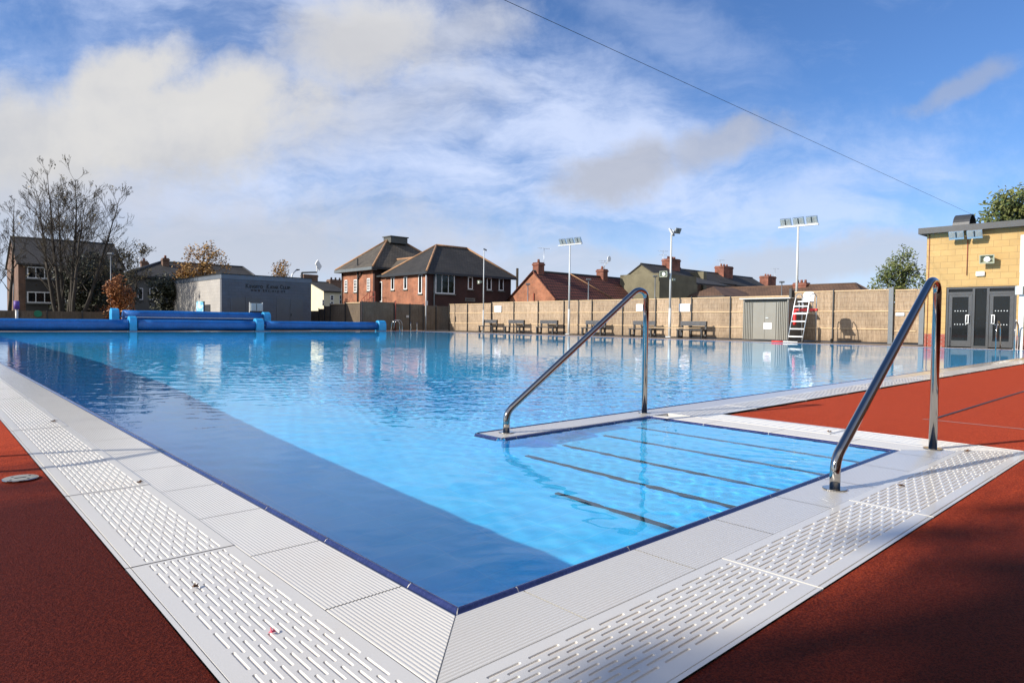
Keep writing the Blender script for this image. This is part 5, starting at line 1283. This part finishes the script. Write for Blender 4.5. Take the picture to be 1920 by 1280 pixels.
def dots(mb, a, c, zs):
    y_ = a+.06
    while y_ < c-.04: 
        for z_ in zs: mb.box(XD-.009, XD-.0055, y_, y_+.028, z_, z_+.028)
        y_ += .085
for (a, c, hs) in ((dy0+FRM+.01, ym2-FRM/2-.01, 1), (ym1+FRM/2+.01, dy1-FRM-.01, -1)):
    mb = MB(); s_ = .11
    mb.box(XD-.035, XD+.035, a, a+s_, .03, ztl-.045); mb.box(XD-.035, XD+.035, c-s_, c, .03, ztl-.045); mb.box(XD-.034, XD+.034, a+s_, c-s_, .03, .25); mb.box(XD-.034, XD+.034, a+s_, c-s_, ztl-.14, ztl-.045)
    do = part(mb, 'door', M['anthra'], t)
    mb = MB(); mb.box(XD-.005, XD+.005, a+s_, c-s_, .25, ztl-.14); subpart(mb, 'pane', M['glass'], do, t)
    hy = c-s_/2 if hs > 0 else a+s_/2
    mb = MB(); off = -.11*hs; mb.tube(bend([(XD-.03, hy, .88), (XD-.10, hy+off*.3, .88), (XD-.10, hy+off*.3, 1.18), (XD-.03, hy, 1.18)], .04), .016, 8); mb.tube([(XD-.10, hy+off, .88), (XD-.10, hy+off, 1.18)], .016, 8); mb.tube([(XD-.03, hy, 1.18), (XD-.10, hy+off, 1.18)], .016, 8); mb.tube([(XD-.03, hy, .88), (XD-.10, hy+off, .88)], .016, 8); subpart(mb, 'handle', M['whiteplastic'], do, t)
    mb = MB(); dots(mb, a+s_, c-s_, (.83, 1.32)); subpart(mb, 'glass_marking', M['galv'], do, t)
# fittings on the wall, each its own thing
def fl2(p0, p1, py_, label, dz=0):
    ya_, z_ = onx((p0+p1)/2, py_, XY_-.35); tt = thing('wall_floodlight', (XY_-.35, ya_, z_), label, 'floodlight')
    flood(tt, (XY_-.38, ya_, z_), (-1, 0, -.45), (0, -1, 0), .46, .30)
    mb = MB(); mb.box(XY_-.35, XY_-.002, ya_-.04, ya_+.04, z_-.06, z_+.02); part(mb, 'bracket', M['galv'], tt)
fl2(1779.5, 1807, 442, 'left twin-panel floodlight under the eave of the yellow building'); fl2(1814, 1841, 440, 'right twin-panel floodlight under the eave of the yellow building')
ya_, z_ = onx(1852, 486, XY_-.2); tt = thing('wall_speaker', (XY_-.2, ya_, z_), 'olive horn speaker on the yellow wall above the doors', 'speaker'); speaker(tt, XY_-.18, ya_, z_, (-1, 0, -.05), 1.1)
mb = MB(); ya_, z_ = onx(1838, 513, XY_-.06); mb.box(XY_-.09, XY_-.002, ya_-.13, ya_+.13, z_-.08, z_+.08); tag(mb.build('emergency_light', M['whiteplastic'], None, .01), 'small white box on the yellow wall above the doors', 'light')
mb = MB(); ya_, z0 = onx(1812.5, 516, XY_-.03); z1 = onx(1812.5, 445, XY_-.03)[1]; mb.tube([(XY_-.03, ya_, z0), (XY_-.03, ya_, z1)], .013, 6); mb.box(XY_-.06, XY_-.002, ya_-.04, ya_+.04, z1-.05, z1+.05); tag(mb.build('wall_conduit', M['rust']), 'thin rusty conduit running down the yellow wall between the floodlights', 'pipe')
mb = MB(); ya_ = onx(1739.5, 560, XY_-.03)[0]; mb.tube([(XY_-.02, ya_, 0), (XY_-.02, ya_, zt)], .010, 6); tag(mb.build('wall_cable', M['rust']), 'dark cable running down the corner of the yellow building', 'cable')
# pole in front
yp = onx(1913.5, 640, 27.6)[0]; zp1 = onx(1914, 441, 27.6)[1]
tt = thing('white_pole', (27.6, yp, 0), 'white square pole with a box at the right edge, in front of the yellow building', 'pole')
mb = MB(); mb.box(27.53, 27.67, yp-.07, yp+.07, 0, 2.6); part(mb, 'pole', M['galv'], tt); mb = MB(); mb.box(27.52, 27.68, yp-.11, yp+.08, 2.6, zp1); part(mb, 'guard', M['whitepole'], tt)
mb = MB(); mb.box(27.40, 27.52, yp-.05, yp+.16, 1.85, 2.15); part(mb, 'control_box', M['cabinet'], tt, .01)
for px_, lab in ((1761.5, 'thin white barrier post left of the glass doors'), (1904.5, 'thin white barrier post right of the glass doors')):
    yy = onx(px_, 640, 27.8)[0]; mb = MB(); mb.tube([(27.8, yy, 0), (27.8, yy, 1.02)], .02, 8); disc(mb, 27.8, yy, 0, .02, .09, 14); tag(mb.build('barrier_post', M['whitepole']), lab, 'post')

# ------------------------------------------------------------------ overhead wire
pA = ray(1840, 410); pB = ray(945, 0)
Aw = Vector((0, 0, S))+pA*(40/pA.dot(A1)); Bw = Vector((0, 0, S))+pB*(14/pB.dot(A1)); dW = (Bw-Aw)
Cw = Aw+dW*1.9
mb = MB(); pts = []
for k in range(41):
    f_ = k/40*1.9; pts.append(Aw+dW*f_-Vector((0, 0, 1))*(.0*f_))
mb.tube(pts, .0065, 5); tag(mb.build('overhead_cable', M['darkmetal']), 'thin dark cable crossing the sky down to the yellow building', 'cable')

# ------------------------------------------------------------------ trees
def branch(mb, p, d_, L, r, depth, rnd, spread=.5, up=.12, n=5, tips=None, rmin=.007, seg=3, kids=(2, 3), shrink=.74):
    pts = [Vector(p)]; dd = Vector(d_).normalized()
    for k in range(seg):
        dd = (dd+Vector((rnd.uniform(-1, 1), rnd.uniform(-1, 1), rnd.uniform(-.6, 1)))*.13+Vector((0, 0, up))*.3).normalized(); pts.append(pts[-1]+dd*L/seg)
    r1 = max(rmin, r*.62); mb.tube(pts, max(r, rmin), 6 if r > .06 else (4 if r > .02 else 3), False, r1)
    if tips is not None: tips.append((pts[-1], depth)); 
    if depth <= 0: return
    for k in range(rnd.randint(*kids)):
        a = rnd.uniform(0, 2*math.pi); side = dd.orthogonal().normalized(); side = Matrix.Rotation(a, 3, dd) @ side
        nd = (dd+side*spread*rnd.uniform(.6, 1.3)).normalized(); q_ = pts[-1] if k < 2 else pts[rnd.randint(1, len(pts)-1)]
        branch(mb, q_, nd, L*shrink*rnd.uniform(.8, 1.15), r1*(.82 if k == 0 else .66), depth-1, rnd, spread, up, n, tips, rmin, seg, kids, shrink)
def leaves(mb, centres, rad, n, size, rnd):
    for c in centres:
        for k in range(n):
            v = Vector((rnd.gauss(0, 1), rnd.gauss(0, 1), rnd.gauss(0, .8))).normalized()*rad*rnd.random()**.5; q_ = Vector(c)+v
            a = Vector((rnd.uniform(-1, 1), rnd.uniform(-1, 1), rnd.uniform(-1, 1))).normalized(); b_ = a.orthogonal().normalized(); s_ = size*rnd.uniform(.6, 1.3)
            mb.quad(q_-a*s_, q_-b_*s_*.55, q_+a*s_, q_+b_*s_*.55)
def bare_tree(x, y, h, label, seed, lean=(0, 0), stems=3, spread=.5, depth=4, leafn=0, m_='bark', leafm='leafbrown', r0_=.16, cat='tree', group=None, name='bare_tree', reach=.34, low=.26):
    """several tall leaders, each giving off rising side limbs that fork into twigs"""
    rnd = random.Random(seed); t = thing(name, (x, y, 0), label, cat, group)
    trunk, crown = MB(), MB(); tips = []
    for k in range(stems):
        a = 2*math.pi*k/stems+rnd.uniform(-.5, .5); ln = .10+.10*rnd.random() if stems > 1 else .02; hh = h*rnd.uniform(.86, 1.) if k else h
        p_ = Vector((x+math.cos(a)*.22, y+math.sin(a)*.22, 0)) if stems > 1 else Vector((x, y, 0)); pts = [p_.copy()]; N = 14
        for q_ in range(N):
            f_ = (q_+1)/N; d_ = Vector((math.cos(a)*ln*(1.3-f_)+lean[0]+rnd.uniform(-.06, .06), math.sin(a)*ln*(1.3-f_)+lean[1]+rnd.uniform(-.06, .06), 1)).normalized()
            p_ = p_+d_*hh/N*.97; pts.append(p_.copy())
        cut = 7; trunk.tube(pts[:cut+1], r0_, 8, True, r0_*.55); crown.tube(pts[cut:], r0_*.55, 5, True, .012)
        for q_ in range(int(N*low), N):
            f_ = q_/N
            for kk in range(2 if f_ > .3 else 1):
                aa = rnd.uniform(0, 2*math.pi); out = (1.15-f_)**.7*(1 if f_ > .35 else .75)
                dd = Vector((math.cos(aa), math.sin(aa), rnd.uniform(.75, 1.35))).normalized()
                p1 = pts[q_].lerp(pts[q_+1], rnd.random())
                branch(crown, p1, dd, h*reach*.42*out*rnd.uniform(.75, 1.2), max(.014, r0_*.42*(1.1-f_)), depth, rnd, spread, .16, tips=tips, rmin=.0075, kids=(2, 3), shrink=.72)
    part(trunk, 'trunk', M[m_], t); part(crown, 'branches', M[m_], t)
    if leafn:
        lm = MB(); sel = [c for c, d_ in tips if d_ <= 1 and rnd.random() < leafn]; leaves(lm, sel, .35, 5, .09, rnd); part(lm, 'leaves', M[leafm], t)
    return t
def leafy_tree(x, y, h, rx, label, seed, leafm, z0=.35, n=260, per=26, size=.16, name='leafy_tree', m_='bark', cat='tree', clump=.55, group=None, r0_=None):
    rnd = random.Random(seed); t = thing(name, (x, y, 0), label, cat, group); trunk, crown = MB(), MB(); rr = r0_ or h*.022
    top = Vector((x, y, h*.75)); trunk.tube([(x, y, 0), (x+rnd.uniform(-.1, .1), y, h*.4), top], rr, 8, True, rr*.35)
    cs = []
    lobes = [(rnd.uniform(-.55, .55)*rx, rnd.uniform(-.55, .55)*rx, h*(z0+(1-z0)*rnd.uniform(.15, .8)), rnd.uniform(.35, .6)) for _ in range(9)]+[(0, 0, h*.86, .45)]
    for k in range(n):
        lx, ly, lz, lr = rnd.choice(lobes); v = Vector((rnd.gauss(0, 1), rnd.gauss(0, 1), rnd.gauss(0, 1))).normalized()
        q_ = Vector((x+lx, y+ly, lz))+Vector((v.x*rx*lr, v.y*rx*lr, v.z*(h*(1-z0))*lr*.55))*rnd.uniform(.6, 1.05)
        if q_.z > h*z0*.75: cs.append(q_)
    for c in cs[::6]: 
        s_ = Vector((x, y, max(h*.25, c.z-h*.2))); trunk.tube([s_, s_.lerp(c, .55)+Vector((0, 0, .05*h)), c], rr*.22, 4, False, .012)
    leaves(crown, cs, clump, per, size, rnd); part(trunk, 'trunk', M[m_], t); part(crown, 'crown', M[leafm], t); return t
def base(px, D_): d_ = ray(px, 600); k = D_/d_.dot(A1); return d_.x*k, d_.y*k
def hgt(px, py, D_): d_ = ray(px, py); return S+d_.z*D_/d_.dot(A1)
D1 = 47.
x, y = base(116, D1); bare_tree(x, y, hgt(125, 322, D1), 'tallest bare many-stemmed tree in front of the left brick house', 11, (-.05, .01), 4, .40, 4, .015, r0_=.15, reach=.36)
x, y = base(139, D1-1); bare_tree(x, y, hgt(188, 350, D1), 'bare tree leaning right beside the tallest bare tree', 23, (.13, -.10), 3, .40, 4, .01, r0_=.14, reach=.38)
x, y = base(9, D1); bare_tree(x, y, hgt(5, 368, D1), 'bare tree cut by the left edge of the view', 31, (-.02, .02), 2, .45, 4, .0, r0_=.13, reach=.22)
x, y = base(238, D1+3); bare_tree(x, y, hgt(238, 470, D1+3), 'small twiggy bare tree to the right of the left brick house', 41, (0, 0), 2, .5, 4, .1, r0_=.08, name='twiggy_tree', reach=.5)
x, y = base(172, D1+6); leafy_tree(x, y, hgt(175, 485, D1+6), 3.0, 'dark olive leafy tree behind the two bare trees', 5, 'leafolive', .1, 300, 26, .13)
x, y = base(90, D1+8); leafy_tree(x, y, hgt(90, 478, D1+8)*.8, 1.8, 'sparse olive tree in front of the left house windows', 6, 'leafbrown', .45, 70, 18, .10)
x, y = base(222, D1-2); leafy_tree(x, y, hgt(222, 524, D1-2), .95, 'bright orange autumn bush by the left street lamp', 8, 'leaforange', .12, 150, 20, .085, name='autumn_bush', cat='bush', clump=.38)
x, y = base(318, D1+5); leafy_tree(x, y, hgt(318, 520, D1+5), 1.5, 'dark olive bush at the left end of the kayak hut', 9, 'leafolive', .05, 130, 26, .13, name='leafy_bush', cat='bush')
x, y = base(380, 62); leafy_tree(x, y, hgt(380, 462, 62), 2.6, 'golden autumn tree rising behind the roof of the kayak hut', 10, 'leafgold', .3, 210, 22, .12)
x, y = base(519, 64); leafy_tree(x, y, hgt(519, 487, 64), .7, 'small golden tree left of the curved street lamp', 12, 'leafgold', .3, 50, 18, .12)
x, y = base(531, 66); leafy_tree(x, y, hgt(531, 485, 66), .5, 'thin golden tree directly left of the curved street lamp', 13, 'leafgold', .3, 36, 18, .12)
D2 = 52.
x, y = base(1690, D2); leafy_tree(x, y, hgt(1688, 472, D2), 2.1, 'green leafy tree above the fence left of the yellow building', 14, 'leafgreen', .3, 190, 22, .12)
D3 = 42.
x, y = base(1868, D3); leafy_tree(x, y, hgt(1868, 388, D3), 2.2, 'green tree behind the roof of the yellow building', 15, 'leafgreen', .3, 230, 22, .14)
x, y = base(1935, D3-2); leafy_tree(x, y, hgt(1925, 360, D3), 2.4, 'larger green tree cut by the right edge of the view', 16, 'leafgreen', .3, 330, 24, .15)
# trees and a rail outside the view on the left: they throw the soft shade over the near deck
bare_tree(-15.5, 2.6, 11.5, 'bare tree left of the pool whose shadow falls over the near deck', 51, (0, 0), 3, .5, 4, .9, r0_=.17)
leafy_tree(-9.3, 2.1, 8.6, 2.7, 'leafy tree left of the pool shading the near deck', 52, 'leafbrown', .3, 520, 26, .16)
leafy_tree(-7.2, 1.0, 6.3, 2.2, 'second leafy tree left of the pool shading the near deck', 53, 'leafbrown', .25, 420, 26, .16)
t = thing('handrail', (-1.2, 4.65, 0), 'steel hoop rail on the deck left of the pool', 'handrail')
mb = MB(); mb.tube(bend([(-1.25, 4.86, 0), (-1.05, 4.86, .95), (-.75, 4.66, 1.0), (-1.2, 4.46, .95), (-1.25, 4.46, 0)], .1), .0225, 12); part(mb, 'tube', M['steel'], t)

# unseen block added behind the camera, darkening rail reflections and foreground skylight
t = thing('unseen_dark_block', (-6, -8, 0), 'long brown brick block added out of view to darken the rail reflections', 'building')
mb = MB(); mb.box(-8, 27, -12, -6.5, 0, 6.6); part(mb, 'wall', M['brickbrown'], t)
mb = MB(); mb.box(-8.3, 27.3, -12.3, -6.2, 6.6, 6.9); part(mb, 'roof', M['anthra'], t)
for k in range(7): mb = MB(); mb.box(-6+k*4.6, -3.8+k*4.6, -6.54, -6.49, 1., 3.2); part(mb, 'window', M['glass'], t)
